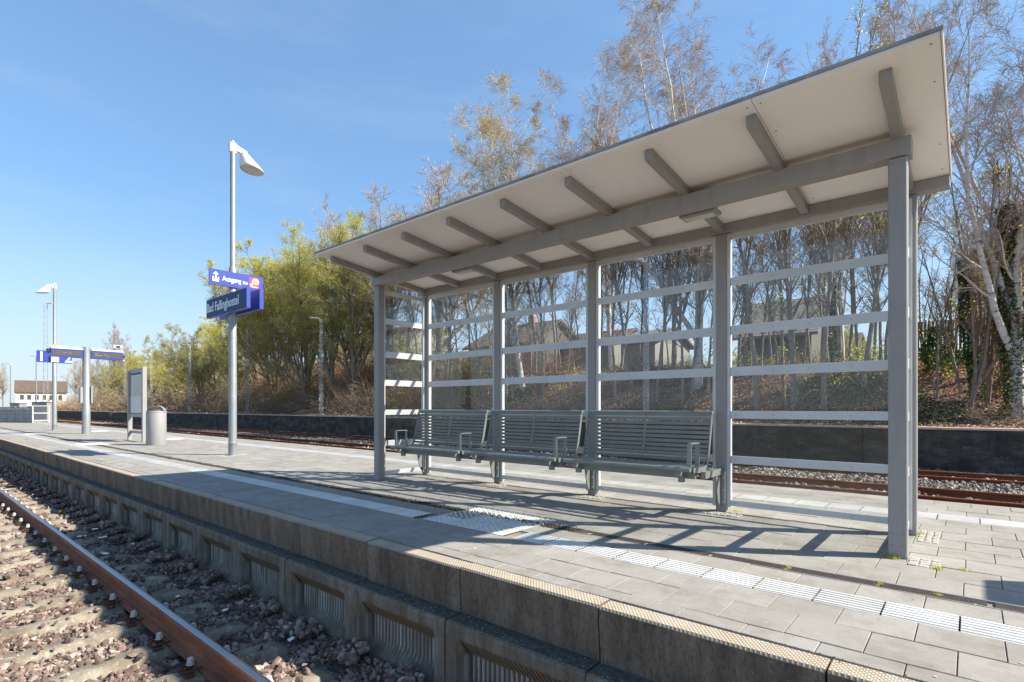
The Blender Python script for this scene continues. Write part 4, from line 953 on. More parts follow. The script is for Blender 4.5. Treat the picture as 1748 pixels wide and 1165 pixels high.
m.beam(c + Vector((-a * 1.1, -b * 1.1, .2)), c + Vector((a * 1.1, b * 1.1, .2)), .4, .5); m.build('buffer_body', 'yellow', bs)

# ------------------------------------------------------------------ houses
def house(name, c, dl, L, W, z0, ez, rz, wall, roof, lab, wins=(), over=.4, chim=False, gwin=(), cat='house'):
    """gabled house: c = near corner, dl = unit vector of the long (eaves) wall, gable runs to the left-hand normal"""
    dl = Vector((dl[0], dl[1], 0)).normalized(); dn = Vector((-dl.y, dl.x, 0)); c = Vector((c[0], c[1], 0)); h = tag(empty(name, (c.x, c.y, z0)), lab, cat)
    P = lambda u, v, z: c + dl * u + dn * v + Vector((0, 0, z))
    V = [P(0, 0, z0), P(L, 0, z0), P(L, W, z0), P(0, W, z0), P(0, 0, ez), P(L, 0, ez), P(L, W, ez), P(0, W, ez), P(0, W / 2, rz - .1), P(L, W / 2, rz - .1)]
    MB().add(V, [(0, 1, 5, 4), (2, 3, 7, 6), (1, 2, 6, 5), (3, 0, 4, 7), (4, 8, 7), (5, 6, 9), (0, 3, 2, 1)]).build('wall', wall, h)
    sl = (rz - ez) / (W / 2); o = over; V = []
    for u in (-o, L + o):
        V += [P(u, -o, ez - sl * o + .05), P(u, W / 2, rz + .05), P(u, W + o, ez - sl * o + .05), P(u, W + o, ez - sl * o + .25), P(u, W / 2, rz + .28), P(u, -o, ez - sl * o + .25)]
    F = [(i, (i + 1) % 6, 6 + (i + 1) % 6, 6 + i) for i in range(6)] + [(0, 1, 4, 5), (1, 2, 3, 4), (11, 10, 7, 6), (10, 9, 8, 7)]
    rf = MB().add(V, F).build('roof', roof, h)
    if chim:
        p = P(L * .6, W * .5, rz); m = MB(); m.box(p.x - .35, p.x + .35, p.y - .35, p.y + .35, rz - .5, rz + 1.0); k = m.build('chimney', 'brick', h)
    for (u, z, ww, hh) in wins:
        MB().add([P(u, -.06, z), P(u + ww, -.06, z), P(u + ww, -.06, z + hh), P(u, -.06, z + hh), P(u, .1, z), P(u + ww, .1, z), P(u + ww, .1, z + hh), P(u, .1, z + hh)], BOXF).build('window', 'pane', h)
    for (v, z, ww, hh) in gwin:
        MB().add([P(-.06, v, z), P(-.06, v + ww, z), P(-.06, v + ww, z + hh), P(-.06, v, z + hh), P(.1, v, z), P(.1, v + ww, z), P(.1, v + ww, z + hh), P(.1, v, z + hh)], BOXF).build('window', 'pane', h)
    return h, P
a = Vector(cw(27, 145) + (0,)); b = Vector(cw(113, 152) + (0,)); LL = (b - a).length; hs = LL / 10.6
house('house', a, (b - a), LL, 7.5, -1, 5.2, 8.2, 'plaster', 'tile_brown', 'long cream two-storey house with brown roof at the far left', [(LL * t, 3.1, .8, 1.3) for t in (.08, .22, .37, .52, .66, .84)] + [(LL * t, 0, .8, 1.3) for t in (.08, .22, .37, .52, .66, .84)], .35, gwin=[(1.2, 3.1, .8, 1.3), (4.5, 3.1, .8, 1.3), (1.2, 0, .8, 1.5), (4.5, 0, .8, 1.5)])
def hh(px0, px1, Y0, eave, ridge, wall, roof, lab, W=9, chim=True, ang=0, wins=True):
    X0, Yy, D = at(px0, Y0); X1, Y1, D1 = at(px1, Y0); X0, X1 = min(X0, X1), max(X0, X1); L = X1 - X0; g0 = float(hill(np.array((X0 + X1) / 2), np.array(Y0 + 2.))) - .6
    Dm = (D + D1) / 2; ez, rz = zat(eave, Dm), zat(ridge, Dm); n = max(1, int(L / 3)); ws = [(L * (i + .5) / n - .5, g0 + k, 1.0, 1.25) for i in range(n) for k in ((1.6, 4.3) if ez - g0 > 5.6 else (1.6,))] if wins else []
    house('house', (X0, Y0), (math.cos(ang), math.sin(ang)), L, W, g0, ez, rz, wall, roof, lab, ws, .5, chim)
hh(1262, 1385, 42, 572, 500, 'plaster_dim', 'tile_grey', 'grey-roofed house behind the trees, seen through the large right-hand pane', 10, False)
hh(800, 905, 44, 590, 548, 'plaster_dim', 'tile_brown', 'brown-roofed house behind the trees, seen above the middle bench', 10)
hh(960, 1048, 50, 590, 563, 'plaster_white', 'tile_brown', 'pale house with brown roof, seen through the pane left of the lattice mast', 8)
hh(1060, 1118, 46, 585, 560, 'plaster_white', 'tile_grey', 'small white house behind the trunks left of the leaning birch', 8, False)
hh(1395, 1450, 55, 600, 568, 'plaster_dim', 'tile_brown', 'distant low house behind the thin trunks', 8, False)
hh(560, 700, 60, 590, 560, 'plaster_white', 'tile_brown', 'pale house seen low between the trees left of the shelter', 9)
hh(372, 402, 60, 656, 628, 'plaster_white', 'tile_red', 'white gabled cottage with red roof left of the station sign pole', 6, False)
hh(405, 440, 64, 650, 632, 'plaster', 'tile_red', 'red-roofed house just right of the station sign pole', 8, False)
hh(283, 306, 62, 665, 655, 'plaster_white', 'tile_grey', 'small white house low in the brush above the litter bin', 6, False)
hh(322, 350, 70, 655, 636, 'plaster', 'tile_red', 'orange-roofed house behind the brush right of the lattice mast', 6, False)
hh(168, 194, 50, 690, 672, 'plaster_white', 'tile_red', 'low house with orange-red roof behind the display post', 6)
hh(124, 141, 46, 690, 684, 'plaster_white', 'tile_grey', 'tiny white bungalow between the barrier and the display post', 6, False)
# brick house with slatted fence at the top of the bank, right edge
X0, Y0, D0 = at(1682, 33)
g0 = float(hill(np.array(X0), np.array(33.)))
house('house', (X0, Y0), (1, 0), 12, 9, g0 - .5, g0 + 2.3, g0 + 6.2, 'brick', 'tile_brown', 'red brick house with brown roof at the top of the bank on the right', [(.5, g0 + .5, .9, 1.2), (3.2, g0 + .5, 1.1, 1.4)], .5, True)
fx = tag(empty('slat_fence', at(1560, 29.6)[:2] + (2.5,)), 'weathered upright slat fence along the top of the bank on the right', 'fence'); m = MB(); X0 = at(1565, 29.6)[0]
for k in range(70):
    x = X0 + k * .13; z = float(hill(np.array(x), np.array(29.6))); m.box(x, x + .085, 29.6, 29.63, z - .1, z + 1.75 + random.uniform(-.05, .05))
m.build('fence_slats', 'fence_wood', fx); m = MB(); z = float(hill(np.array(X0 + 3), np.array(29.6)))
for dz in (.4, 1.4): m.box(X0, X0 + 9.2, 29.632, 29.68, z + dz, z + dz + .09)
m.build('fence_rails', 'fence_wood', fx)

# ------------------------------------------------------------------ trees
def nrm(v): return v / np.maximum(np.linalg.norm(v, axis=-1, keepdims=True), 1e-9)
def grow(r, S, Dv, Ln, R0, R1, k, wob, trop):
    N = len(S); P = np.zeros((N, k + 1, 3)); P[:, 0] = S; d = nrm(Dv)
    for i in range(k):
        d = d + r.normal(0, wob, (N, 3)); d[:, 2] += trop / k; d = nrm(d); P[:, i + 1] = P[:, i] + d * (Ln / k)[:, None]
    t = np.linspace(0, 1, k + 1)[None]; return P, R0[:, None] * (1 - t) + R1[:, None] * t
def spawn(r, P, Rr, n, t0, t1, a0, a1, power=1.0):
    N, k1, _ = P.shape; t = t0 + (t1 - t0) * (r.random((N, n)) ** power); f = t * (k1 - 1); i = np.minimum(f.astype(int), k1 - 2); fr = (f - i)[..., None]
    ix = np.arange(N)[:, None]; A = P[ix, i]; B = P[ix, i + 1]; S = A + (B - A) * fr; d = nrm(B - A); rad = Rr[ix, i] * (1 - fr[..., 0]) + Rr[ix, i + 1] * fr[..., 0]
    u = nrm(np.cross(d, nrm(r.normal(size=d.shape)))); a = r.uniform(a0, a1, (N, n))[..., None]
    return S.reshape(-1, 3), (d * np.cos(a) + u * np.sin(a)).reshape(-1, 3), rad.ravel(), t.ravel(), np.repeat(np.arange(N), n)
def tubes(P, Rr, s):
    N, k1, _ = P.shape; d = np.empty_like(P); d[:, 1:-1] = P[:, 2:] - P[:, :-2]; d[:, 0] = P[:, 1] - P[:, 0]; d[:, -1] = P[:, -1] - P[:, -2]; d = nrm(d)
    ref = np.where(np.abs(d[:, :1, 2:3]) > .8, np.array([[[1., 0, 0]]]), np.array([[[0, 0, 1.]]])); ref = np.broadcast_to(ref, d.shape); u = nrm(np.cross(d, ref)); v = np.cross(d, u)
    a = np.arange(s) * 2 * np.pi / s; V = P[:, :, None] + (u[:, :, None] * np.cos(a)[None, None, :, None] + v[:, :, None] * np.sin(a)[None, None, :, None]) * Rr[:, :, None, None]
    V = V.reshape(-1, 3); i, j, q = np.meshgrid(np.arange(N), np.arange(k1 - 1), np.arange(s), indexing='ij'); b = (i * k1 + j) * s; q2 = (q + 1) % s
    return V, np.stack([b + q, b + q2, b + s + q2, b + s + q], -1).reshape(-1, 4)
class TM:
    def __init__(s): s.v = []; s.f = []; s.n = 0
    def add(s, VF): s.v.append(VF[0]); s.f.append(VF[1] + s.n); s.n += len(VF[0])
    def build(s, name, mat, smooth=False):
        o = npmesh(name, np.concatenate(s.v), np.concatenate(s.f), mat, None, smooth); return o
def leafq(r, C, size, flat=0.0):
    N = len(C); a = nrm(r.normal(size=(N, 3))); b = nrm(np.cross(a, r.normal(size=(N, 3)))); sz = (size * r.uniform(.6, 1.3, N))[:, None]
    V = np.stack([C - a * sz, C - b * sz * .6, C + a * sz, C + b * sz * .6], 1).reshape(-1, 3); return V, np.arange(4 * N).reshape(-1, 4)
def along(r, P, n, t0=.2):
    N, k1, _ = P.shape; f = r.uniform(t0, 1, (N, n)) * (k1 - 1); i = np.minimum(f.astype(int), k1 - 2); fr = (f - i)[..., None]; ix = np.arange(N)[:, None]; return (P[ix, i] * (1 - fr) + P[ix, i + 1] * fr).reshape(-1, 3)
def make_tree(seed, H, r0, kind):
    """returns trunk, twigs, leaves objects built about the origin"""
    r = np.random.default_rng(seed); K = dict(
        birch=dict(lead=7, lt=(.12, .5), la=(.2, .5), ll=.78, n1=13, a1=(.5, 1.0), l1=.23, up1=.7, n2=10, l2=.5, up2=.15, n3=9, l3=.55, up3=-.6, n4=3, bark='bark_birch', tw='twig_purple', leaf=None, thin=.0055),
        goldbirch=dict(lead=7, lt=(.15, .55), la=(.22, .55), ll=.72, n1=12, a1=(.5, 1.05), l1=.23, up1=.6, n2=10, l2=.5, up2=.15, n3=9, l3=.55, up3=-.6, n4=2, bark='bark_birch', tw='twig_gold', leaf=('leaf_gold', 2, .024), thin=.005),
        maple=dict(lead=8, lt=(.10, .45), la=(.3, .75), ll=.66, n1=10, a1=(.5, 1.05), l1=.25, up1=.45, n2=9, l2=.6, up2=.35, n3=7, l3=.75, up3=.1, n4=0, bark='bark_brown', tw='twig_green', leaf=('leaf_yellow', 7, .031), thin=.005),
        spring=dict(lead=8, lt=(.03, .4), la=(.3, .8), ll=.68, n1=10, a1=(.5, 1.1), l1=.26, up1=.4, n2=8, l2=.6, up2=.25, n3=6, l3=.75, up3=0, n4=0, bark='bark_brown', tw='twig_brown', leaf=('leaf_spring', 5, .032), thin=.006),
        bare=dict(lead=8, lt=(.12, .5), la=(.25, .7), ll=.62, n1=11, a1=(.4, .95), l1=.25, up1=.5, n2=9, l2=.5, up2=.2, n3=7, l3=.5, up3=.25, n4=2, bark='bark_grey', tw='twig_purple', leaf=None, thin=.0055),
        pole=dict(lead=3, lt=(.3, .75), la=(.15, .4), ll=.4, n1=14, a1=(.4, .9), l1=.15, up1=.6, n2=5, l2=.5, up2=.2, n3=3, l3=.6, up3=0, n4=0, bark='bark_grey', tw='twig_brown', leaf=('leaf_yellow', 1, .04), thin=.005),
        sapling=dict(lead=4, lt=(.02, .15), la=(.1, .35), ll=.8, n1=7, a1=(.4, .85), l1=.2, up1=.5, n2=5, l2=.5, up2=.2, n3=3, l3=.6, up3=0, n4=0, bark='bark_brown', tw='twig_red', leaf=('leaf_yellow', 1, .045), thin=.0065),
    )[kind]
    T = TM(); W = TM()
    S0 = np.zeros((1, 3)); d0 = np.array([[r.normal(0, .04), r.normal(0, .04), 1.]])
    P, Rr = grow(r, S0, d0, np.array([H * (.97 if kind == 'pole' else .82)]), np.array([r0]), np.array([.012]), 16, .045, .35); T.add(tubes(P, Rr, 9)); Ps = [(P, Rr)]
    S, Dv, rad, t, _ = spawn(r, P, Rr, K['lead'], *K['lt'], *K['la']); Ln = H * K['ll'] * r.uniform(.75, 1.08, len(S)) * (1 - t * .45)
    P1, R1 = grow(r, S, Dv, Ln, rad * .72, np.full(len(S), .010), 12, .075, .75); T.add(tubes(P1, R1, 7))
    allP = [(P, Rr, 1.6), (P1, R1, 1.)]
    tw = []
    for (PP, RR, mul) in allP:
        n1 = int(K['n1'] * mul); S, Dv, rad, t, ix = spawn(r, PP, RR, n1, .22 if mul > 1 else .15, .99, *K['a1'])
        Ln = H * K['l1'] * r.uniform(.6, 1.15, len(S)) * (1.12 - t * .75); rb = np.clip(rad * .45, .010, .06)
        P2, R2 = grow(r, S, Dv, Ln, rb, np.full(len(S), .006), 8, .11, K['up1']); T.add(tubes(P2, R2, 5))
        S, Dv, rad, t, _ = spawn(r, P2, R2, K['n2'], .15, .98, .4, .95); Lb = np.repeat(Ln, K['n2']) * K['l2'] * r.uniform(.5, 1.1, len(S)) * (1.1 - t * .6)
        P3, R3 = grow(r, S, Dv, Lb, np.clip(rad * .5, .006, .02), np.full(len(S), .0045), 5, .14, K['up2']); W.add(tubes(P3, R3, 4))
        S, Dv, rad, t, _ = spawn(r, P3, R3, K['n3'], .1, 1, .3, .9); Lc = np.repeat(Lb, K['n3']) * K['l3'] * r.uniform(.5, 1.2, len(S))
        Lc = np.maximum(Lc, .25); P4, R4 = grow(r, S, Dv, Lc, np.full(len(S), K['thin']), np.full(len(S), K['thin'] * .6), 4, .16, K['up3']); W.add(tubes(P4, R4, 3))
        tw.append(P4)
        if K['n4']:
            S, Dv, rad, t, _ = spawn(r, P4, R4, K['n4'], .1, .9, .2, .7); Ld = np.repeat(Lc, K['n4']) * r.uniform(.4, .8, len(S))
            P5, R5 = grow(r, S, Dv, Ld, np.full(len(S), K['thin'] * .7), np.full(len(S), K['thin'] * .45), 2, .1, K['up3']); W.add(tubes(P5, R5, 3)); tw.append(P5)
    trunk = T.build('trunk', K['bark'], True); crown = W.build('twigs', K['tw']); lv = None
    if K['leaf']:
        C = np.concatenate([along(r, p, K['leaf'][1]) for p in tw]); C = C + r.normal(0, .05, C.shape)
        if kind in ('pole', 'sapling', 'goldbirch'): C = C[fbm(C[:, 0], C[:, 2], .9, seed) > (-.5 if kind == 'goldbirch' else .1)]
        lo = leafq(r, C, K['leaf'][2]); lv = npmesh('foliage', lo[0], lo[1], K['leaf'][0])
    return trunk, crown, lv
PROTO = {}
def proto(key, *a):
    if key not in PROTO:
        q = list(make_tree(*a)); zz = np.empty(len(q[1].data.vertices) * 3, np.float32); q[1].data.vertices.foreach_get('co', zz); PROTO[key] = [float(zz[2::3].max()) if key[:5] in ('birch', 'gold') else float(np.percentile(zz[2::3], 98.8))] + q
    return PROTO[key]
PK = {'birch_a': (11, 23, .24, 'birch'), 'birch_b': (12, 23, .2, 'birch'), 'gold': (13, 21, .17, 'goldbirch'), 'maple_a': (21, 15, .23, 'maple'), 'maple_b': (22, 12, .18, 'maple'),
      'spring_a': (31, 11, .16, 'spring'), 'spring_b': (32, 9, .13, 'spring'), 'bare_a': (41, 17, .2, 'bare'), 'bare_b': (42, 14, .17, 'bare'), 'pole_a': (51, 14, .085, 'pole'), 'pole_b': (52, 12, .07, 'pole'), 'pole_c': (53, 15, .10, 'pole'), 'sap_a': (61, 7, .05, 'sapling'), 'sap_b': (62, 9, .06, 'sapling')}
used = set()
def tree(key, px, Y, top, lab, group=None, rz=None, lean=(0, 0), wide=1.0, x=None, cat='tree'):
    if x is None: X, Yy, D = at(px, Y)
    else: X, D = x, 30
    z0 = float(hill(np.array(X), np.array(float(Y)))) - .12 if Y > 21.8 else -1.0
    H = (zat(top, D) if x is None else top) - z0; pr = proto(key, *PK[key]); s = H / pr[0]; root = tag(empty('tree', (X, Y, z0)), lab, cat, group)
    first = key not in used; used.add(key)
    for i, o in enumerate(pr[1:]):
        if o is None: continue
        c = o if first else o.copy()
        if not first: COL.objects.link(c)
        c.parent = root
    for c in [c for c in root.children]:
        if c.name.startswith('twigs'): c.name = 'crown'
    root.scale = (s * wide, s * wide, s); root.rotation_euler = (lean[0], lean[1], rz if rz is not None else random.uniform(0, 6.28)); return root
# the trees one can tell apart
tree('birch_a', 1192, 26.5, -30, 'tallest bare birch with pale stems and purple twigs behind the roof', rz=.6, lean=(0, -.04), wide=1.15)
tree('birch_b', 1045, 29, 85, 'bare birch left of the tallest one, its crown just above the roof', rz=2.1, wide=1.05)
tree('gold', 893, 26.5, 175, 'birch with golden catkins and pale stems above the roof', rz=4.0, wide=1.2)
tree('bare_a', 668, 27.5, 322, 'round-crowned bare grey tree above the left end of the roof', rz=1., wide=1.2)
tree('bare_b', 752, 29, 285, 'bare tree between the round-crowned one and the golden birch', rz=3.3, wide=1.35)
tree('maple_a', 566, 25.4, 374, 'big round yellow-green tree left of the shelter roof', rz=.3, wide=.92)
tree('maple_b', 498, 27, 436, 'yellow-green tree right behind the station signs', rz=2.2, wide=1.1)
tree('bare_b', 197, 40, 556, 'distant bare grey tree with a rounded crown above the departure display', rz=5, wide=.75)
tree('maple_b', 352, 30, 543, 'yellow-green tree left of the station sign pole', rz=3.9, wide=1.05)
tree('spring_a', 283, 31, 572, 'light half-leafed tree standing clear on the skyline above the litter bin', rz=1.9, wide=.8)
tree('birch_a', 1738, 24.6, -170, 'tall birch with an ivy-clad lower trunk at the right edge', rz=2.6, lean=(0, -.05), wide=1.05)
tree('bare_a', 1560, 31, -40, 'tall bare tree rising behind the right-hand corner of the roof', rz=.4, wide=.7)
tree('birch_b', 1440, 40, 70, 'faint bare tree beyond the roof between the big birch and the corner', rz=.9, wide=.7)
tree('bare_a', 1150, 27.5, 150, 'dark crooked tree beside the leaning birch trunk', rz=5.2, lean=(0, -.05), wide=.7)
tree('bare_b', 5, 60, 622, 'bare tree behind the roof of the cream house at the left edge', rz=1.2)
for px, Y, tp, key, lab in ((318, 29, 560, 'spring_b', 'leafing tree just left of the lattice mast by the bin'), (392, 28, 540, 'maple_a', 'yellow-green tree straight behind the station sign pole'), (440, 27, 470, 'spring_a', 'tall leafing tree right of the station signs'), (470, 25, 520, 'spring_b', 'bushy leafing tree below the yellow-green ones'), (520, 24.6, 500, 'spring_a', 'green leafing tree in front of the big round one'), (600, 26, 470, 'spring_b', 'leafing tree beside the left end of the roof'), (625, 28, 420, 'pole_c', 'slender tree at the left tip of the roof'), (245, 30, 600, 'maple_b', 'low yellow tree above the information board'), (228, 33, 610, 'spring_b', 'small leafing tree left of the information board'), (262, 28, 618, 'maple_b', 'yellow bushy tree left of the small lattice mast'), (160, 36, 610, 'bare_a', 'bare tree behind the display post'), (128, 38, 618, 'bare_b', 'bare tree right of the far lamp post'), (185, 33, 618, 'spring_a', 'half-bare tree below the right display board'), (210, 30, 625, 'spring_b', 'leafing tree behind the small mast'), (340, 26, 600, 'spring_a', 'leafing tree low on the bank right of the bin'), (410, 25.5, 600, 'spring_b', 'leafing tree low on the bank behind the thin mast'), (370, 27.5, 585, 'spring_a', 'leafing tree between the two masts'), (300, 26.5, 622, 'spring_b', 'low leafing tree above the bin'), (450, 30, 500, 'bare_a', 'bare tree inside the yellow-green group')):
    tree(key, px, Y, tp, lab, rz=(px * .37) % 6.28, wide=1.05)
tree('maple_a', 606, 25.8, 395, 'round yellow-green tree partly hidden by the left tip of the roof', rz=3.219999999999974, wide=.95)
tree('maple_a', 528, 26, 402, 'yellow-green tree filling the gap between the two big crowns', rz=2.9, wide=.95)
tree('maple_b', 462, 26.5, 452, 'yellow-green tree just right of the station signs', rz=1.4599999999999689, wide=.95)
# thin stems of the thicket behind the glass
r3 = np.random.default_rng(77)
specs = [(x, r3.uniform(24.4, 33)) for x in (633, 648, 655, 672, 694, 716, 744, 760, 786, 811, 832, 853, 875, 915, 937, 959, 981, 1004, 1031, 1050, 1090, 1108, 1130, 1165, 1180, 1225, 1250, 1272, 1291, 1327, 1362, 1408, 1440, 1474, 1491, 1512, 640, 662, 683, 705, 735, 752, 772, 800, 822, 842, 865, 905, 925, 948, 970, 990, 1022, 1040, 1060, 1078, 1122, 1140, 1210, 1262, 1282, 1300, 1318, 1338, 1352, 1370, 1385, 1400, 1416, 1432, 1448, 1466, 1482, 1500)]
specs.sort(); ORD = ['first', 'second', 'third', 'fourth', 'fifth', 'sixth', 'seventh', 'eighth', 'ninth', 'tenth', 'eleventh', 'twelfth', 'thirteenth', 'fourteenth', 'fifteenth', 'sixteenth', 'seventeenth', 'eighteenth', 'nineteenth', 'twentieth', 'twenty-first', 'twenty-second', 'twenty-third', 'twenty-fourth']
BAY = [(728, 'end glazing'), (850, 'glass over the left bench'), (1011, 'glass over the middle bench'), (1231, 'glass over the right bench'), (2000, 'glass of the bay without a bench')]; cnt = {}; ORD += ['twenty-fifth', 'twenty-sixth', 'twenty-seventh', 'twenty-eighth', 'twenty-ninth', 'thirtieth']
def baylab(px):
    b = next(t for x_, t in BAY if px < x_); cnt[b] = cnt.get(b, 0) + 1; return '%s thin tree from the left behind the %s' % (ORD[cnt[b] - 1], b)
for i, (px, Y) in enumerate(specs):
    key = ('pole_a', 'pole_b', 'pole_c')[i % 3]; X, _, D = at(px, Y); tp = (695.6 - (r3.uniform(10, 16) - 1) / D * FPX)
    tree(key, px, Y, tp, baylab(px), 'thin trees of the thicket behind the glass', rz=r3.uniform(0, 6), lean=(r3.uniform(-.06, .06), r3.uniform(-.1, .06)), wide=1.1)
specs = [(1585, 27.5), (1600, 25.5), (1622, 28), (1640, 26), (1655, 24.8), (1668, 27), (1685, 25.2), (1700, 28), (1718, 26), (1745, 27), (1765, 25), (1790, 27)]
for i, (px, Y) in enumerate(specs):
    key = ('sap_b', 'pole_b', 'sap_a', 'pole_a')[i % 4]; X, _, D = at(px, Y); tp = (695.6 - (r3.uniform(6.5, 11.5) - 1) / D * FPX)
    tree(key, px, Y, tp, '%s thin young tree from the left on the bank right of the shelter' % ORD[i], 'young trees on the bank right of the shelter', rz=r3.uniform(0, 6), lean=(r3.uniform(-.06, .06), r3.uniform(-.16, .04)), wide=1.1)
# ivy on the lower trunks
def ivy(px, Y, h, rad, lab, n=5200, lean=0):
    X, _, D = at(px, Y); z0 = float(hill(np.array(X), np.array(Y))); r = np.random.default_rng(int(px)); t = r.random(n) ** .8; a = r.uniform(0, 6.28, n); q = rad * (1.15 - .55 * t) * r.uniform(.7, 1.25, n) * (1 + .3 * np.sin(t * 9 + a))
    C = np.stack([X + q * np.cos(a) + lean * t * h, Y + q * np.sin(a), z0 + t * h], -1); V, F = leafq(r, C, .05)
    return tag(npmesh('ivy', V, F, 'leaf_ivy', empty('_', (0, 0, 0)) if False else None), lab, 'ivy')
ivy(1738, 24.6, 7.0, .34, 'dark green ivy wrapped round the trunk at the right edge', 6000, -.05); ivy(1668, 25.4, 5.2, .2, 'narrow column of dark ivy on a thin stem right of the shelter', 4200, -.09)
ivy(1600, 27, 1.9, .45, 'low dark ivy clump right behind the right-hand post', 2200); ivy(1425, 27, 4.5, .16, 'thin ivy-covered stem seen through the right-hand pane', 2500, -.03)

# ------------------------------------------------------------------ undergrowth and leaf litter
def scatter(x0, x1, y0, y1, n, r): return r.uniform(x0, x1, n), y0 + (y1 - y0) * r.random(n)
r = np.random.default_rng(5)
xa, ya = scatter(-22, 9, 21.95, 30, 90000, r); xb, yb = scatter(-60, -22, 21.95, 30, 42000, r); xc, yc_ = scatter(-120, -60, 21.95, 28, 16000, r)
x = np.concatenate([xa, xb, xc]); y = np.concatenate([ya, yb, yc_]); z = hill(x, y) + np.abs(r.normal(0, .05, len(x)))
V, F = leafq(r, np.stack([x, y, z], -1), np.where(x > -22, .05, .09)); V = V.reshape(-1, 4, 3); c = V.mean(1, keepdims=True); V[:, :, 2] = c[:, :, 2] + (V[:, :, 2] - c[:, :, 2]) * .45
tag(npmesh('leaf_litter', V.reshape(-1, 3), F, 'litter'), 'dry brown fallen leaves covering the embankment', 'fallen leaves', kind='stuff')
x, y = scatter(-22, 9, 22.6, 31, 60000, r); k = fbm(x, y, .5, 2) + (x > -4) * .5 + (y - 26) * .12 > .42; x, y = x[k], y[k]
V, F = leafq(r, np.stack([x, y, hill(x, y) + np.abs(r.normal(0, .16, len(x)))], -1), .055)
tag(npmesh('ground_ivy', V, F, 'leaf_ivy'), 'dark green ivy carpet in patches on the embankment slope', 'ground cover', kind='stuff')
def brush(name, mat, n, x0, x1, y0, y1, hmax, seed, lab, thr=-.3, rad=.0065, cat='brushwood', lean=.55, sub=3):
    r = np.random.default_rng(seed); x, y = scatter(x0, x1, y0, y1, n, r); k = fbm(x, y, .35, seed) > thr; x, y = x[k], y[k]
    S = np.stack([x, y, hill(x, y) - .05], -1); Dv = np.stack([r.normal(0, lean, len(x)), r.normal(0, lean, len(x)), np.ones(len(x))], -1)
    P, Rr = grow(r, S, Dv, r.uniform(.35, 1, len(x)) * hmax, np.full(len(x), rad * 1.4), np.full(len(x), rad * .6), 5, .2, -.5); W = TM(); W.add(tubes(P, Rr, 3))
    S, Dv, rd, t, _ = spawn(r, P, Rr, sub, .2, .95, .4, 1.1); P, Rr = grow(r, S, Dv, np.repeat(r.uniform(.3, .8, len(x)), sub) * hmax * .45, np.full(len(S), rad * .8), np.full(len(S), rad * .5), 3, .25, -.1); W.add(tubes(P, Rr, 3))
    o = W.build(name, mat); tag(o, lab, cat, kind='stuff'); return P
brush('undergrowth', 'twig_brown', 3600, -24, 8, 22.6, 31, 1.3, 8, 'tangled brown brambles and dead stems on the slope near the shelter')
P = brush('undergrowth', 'twig_brown', 6500, -62, -24, 23, 32, 3.0, 9, 'dense brown brushwood on the bank left of the shelter', -.6, .011)
P2 = brush('undergrowth', 'twig_red', 3600, -62, -20, 24.5, 33, 3.4, 10, 'taller reddish bushes on top of the bank', -.2, .011)
P3 = brush('undergrowth', 'twig_brown', 5200, -150, -60, 22.8, 36, 3.8, 12, 'far brown brushwood beyond the litter bin', -.8, .02)
def leaves(name, mat, x0, x1, y0, y1, n, h0, h1, seed, size, lab, thr, cat='leaves'):
    r = np.random.default_rng(seed); x, y = scatter(x0, x1, y0, y1, n, r); q = fbm(x, y, .45, seed); k = q > thr; x, y, q = x[k], y[k], q[k]; hh_ = h0 + (h1 - h0) * r.random(len(x)) * np.clip(q - thr, .2, 1)
    V, F = leafq(r, np.stack([x, y, hill(x, y) + hh_], -1), size); return tag(npmesh(name, V, F, mat), lab, cat, kind='stuff')
leaves('bush_leaves', 'leaf_olive', -60, -24, 24, 31, 60000, .2, 4.2, 15, .07, 'fresh green leaves of the bushes on the bank left of the shelter', .1)
leaves('bush_leaves', 'leaf_spring', -20, 8, 26, 31, 26000, .1, 2.2, 16, .05, 'sparse spring leaves of the bushes behind the glass', .35)
leaves('bush_leaves', 'leaf_olive', -1, 9, 25.5, 30, 9000, .1, 1.3, 17, .045, 'green shrubs on the bank right of the shelter', .0)
leaves('bush_leaves', 'leaf_spring', -150, -60, 26, 38, 26000, .5, 5.0, 18, .13, 'spring leaves of the far bushes beyond the bin', .2)
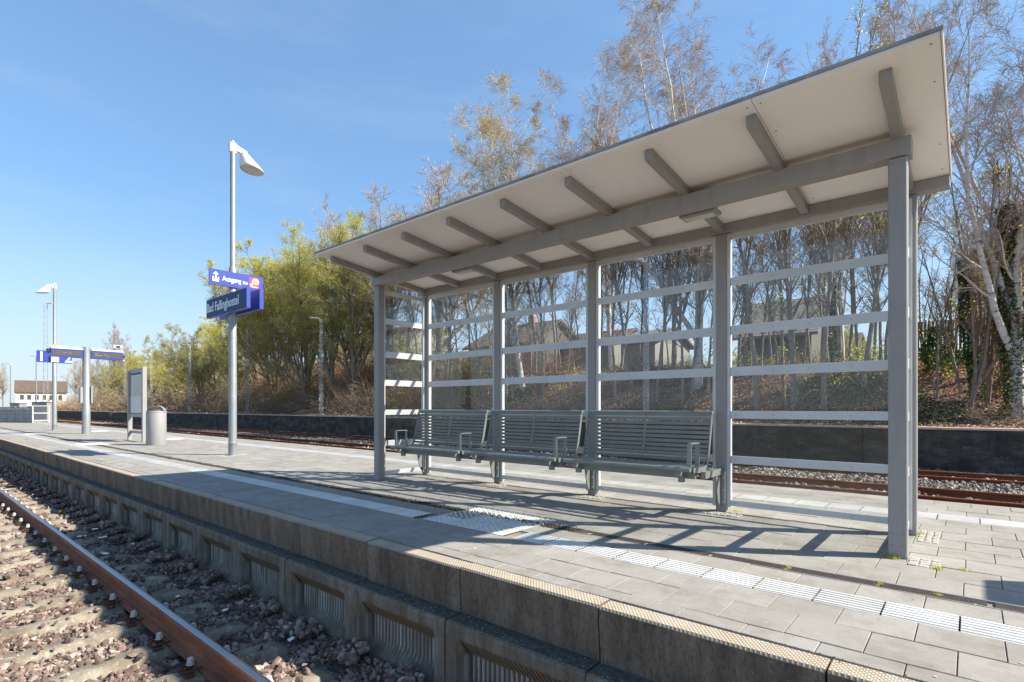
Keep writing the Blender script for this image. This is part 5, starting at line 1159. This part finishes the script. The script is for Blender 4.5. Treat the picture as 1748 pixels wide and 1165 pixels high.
# hedgerow of far trees closing the view behind the embankment
for k in range(26):
    px = 150 + k * 21 + r3.uniform(-6, 6); Y = r3.uniform(38, 56); X, _, D = at(px, Y); key = ('bare_b', 'spring_b', 'bare_a', 'spring_a')[k % 4]
    tree(key, px, Y, 695.6 - (r3.uniform(7, 11) - 1) / D * FPX, '%s tree from the left in the distant belt behind the embankment' % ORD[k], 'distant trees far behind the embankment', rz=r3.uniform(0, 6), wide=1.25)
for k in range(11):
    px = 640 + k * 90 + r3.uniform(-12, 12); Y = r3.uniform(44, 62); X, _, D = at(px, Y); key = ('bare_b', 'spring_b', 'bare_a', 'spring_a')[k % 4]
    tree(key, px, Y, 695.6 - (r3.uniform(5, 7.5) - 1) / D * FPX, '%s tree from the left in the distant row beyond the houses' % ORD[k], 'distant trees beyond the houses', rz=r3.uniform(0, 6), wide=1.2)
# grass tufts in the joints
def tuft(x, y, h, n, spread, lab):
    m = MB()
    for _ in range(n):
        a = random.uniform(0, 6.28); b = random.uniform(0, 6.28); d = random.uniform(0, spread); px, py = x + math.cos(b) * d, y + math.sin(b) * d * .5; l = h * random.uniform(.5, 1); wd = .0018; o = l * random.uniform(.2, .9)
        m.add([(px - wd, py, -.004), (px + wd, py, -.004), (px + math.cos(a) * o, py + math.sin(a) * o, l)], [(0, 1, 2)])
    o = m.build('grass_tuft', 'leaf_spring', loc=None); return tag(o, lab, 'grass', kind='stuff')
tuft(-.40, 4.33, .03, 160, .06, 'small green weeds at the foot of the front right post'); tuft(-.16, 4.215, .03, 90, .035, 'tuft of grass at the cobbles by the front right post'); tuft(-.03, 4.30, .022, 60, .03, 'weeds in a paving joint right of the front post')
tuft(-.30, 5.3, .03, 70, .03, 'weeds at the foot of the rear right post'); tuft(-1.70, 5.28, .03, 110, .09, 'yellowish grass at the foot of the second rear post'); tuft(-.39, 3.66, .02, 30, .015, 'weeds in the drain gap'); tuft(-.86, 3.65, .02, 30, .015, 'small weeds in the drain by the second grate gap'); tuft(-.13, 3.645, .012, 50, .02, 'yellow-green moss spot on the grate')
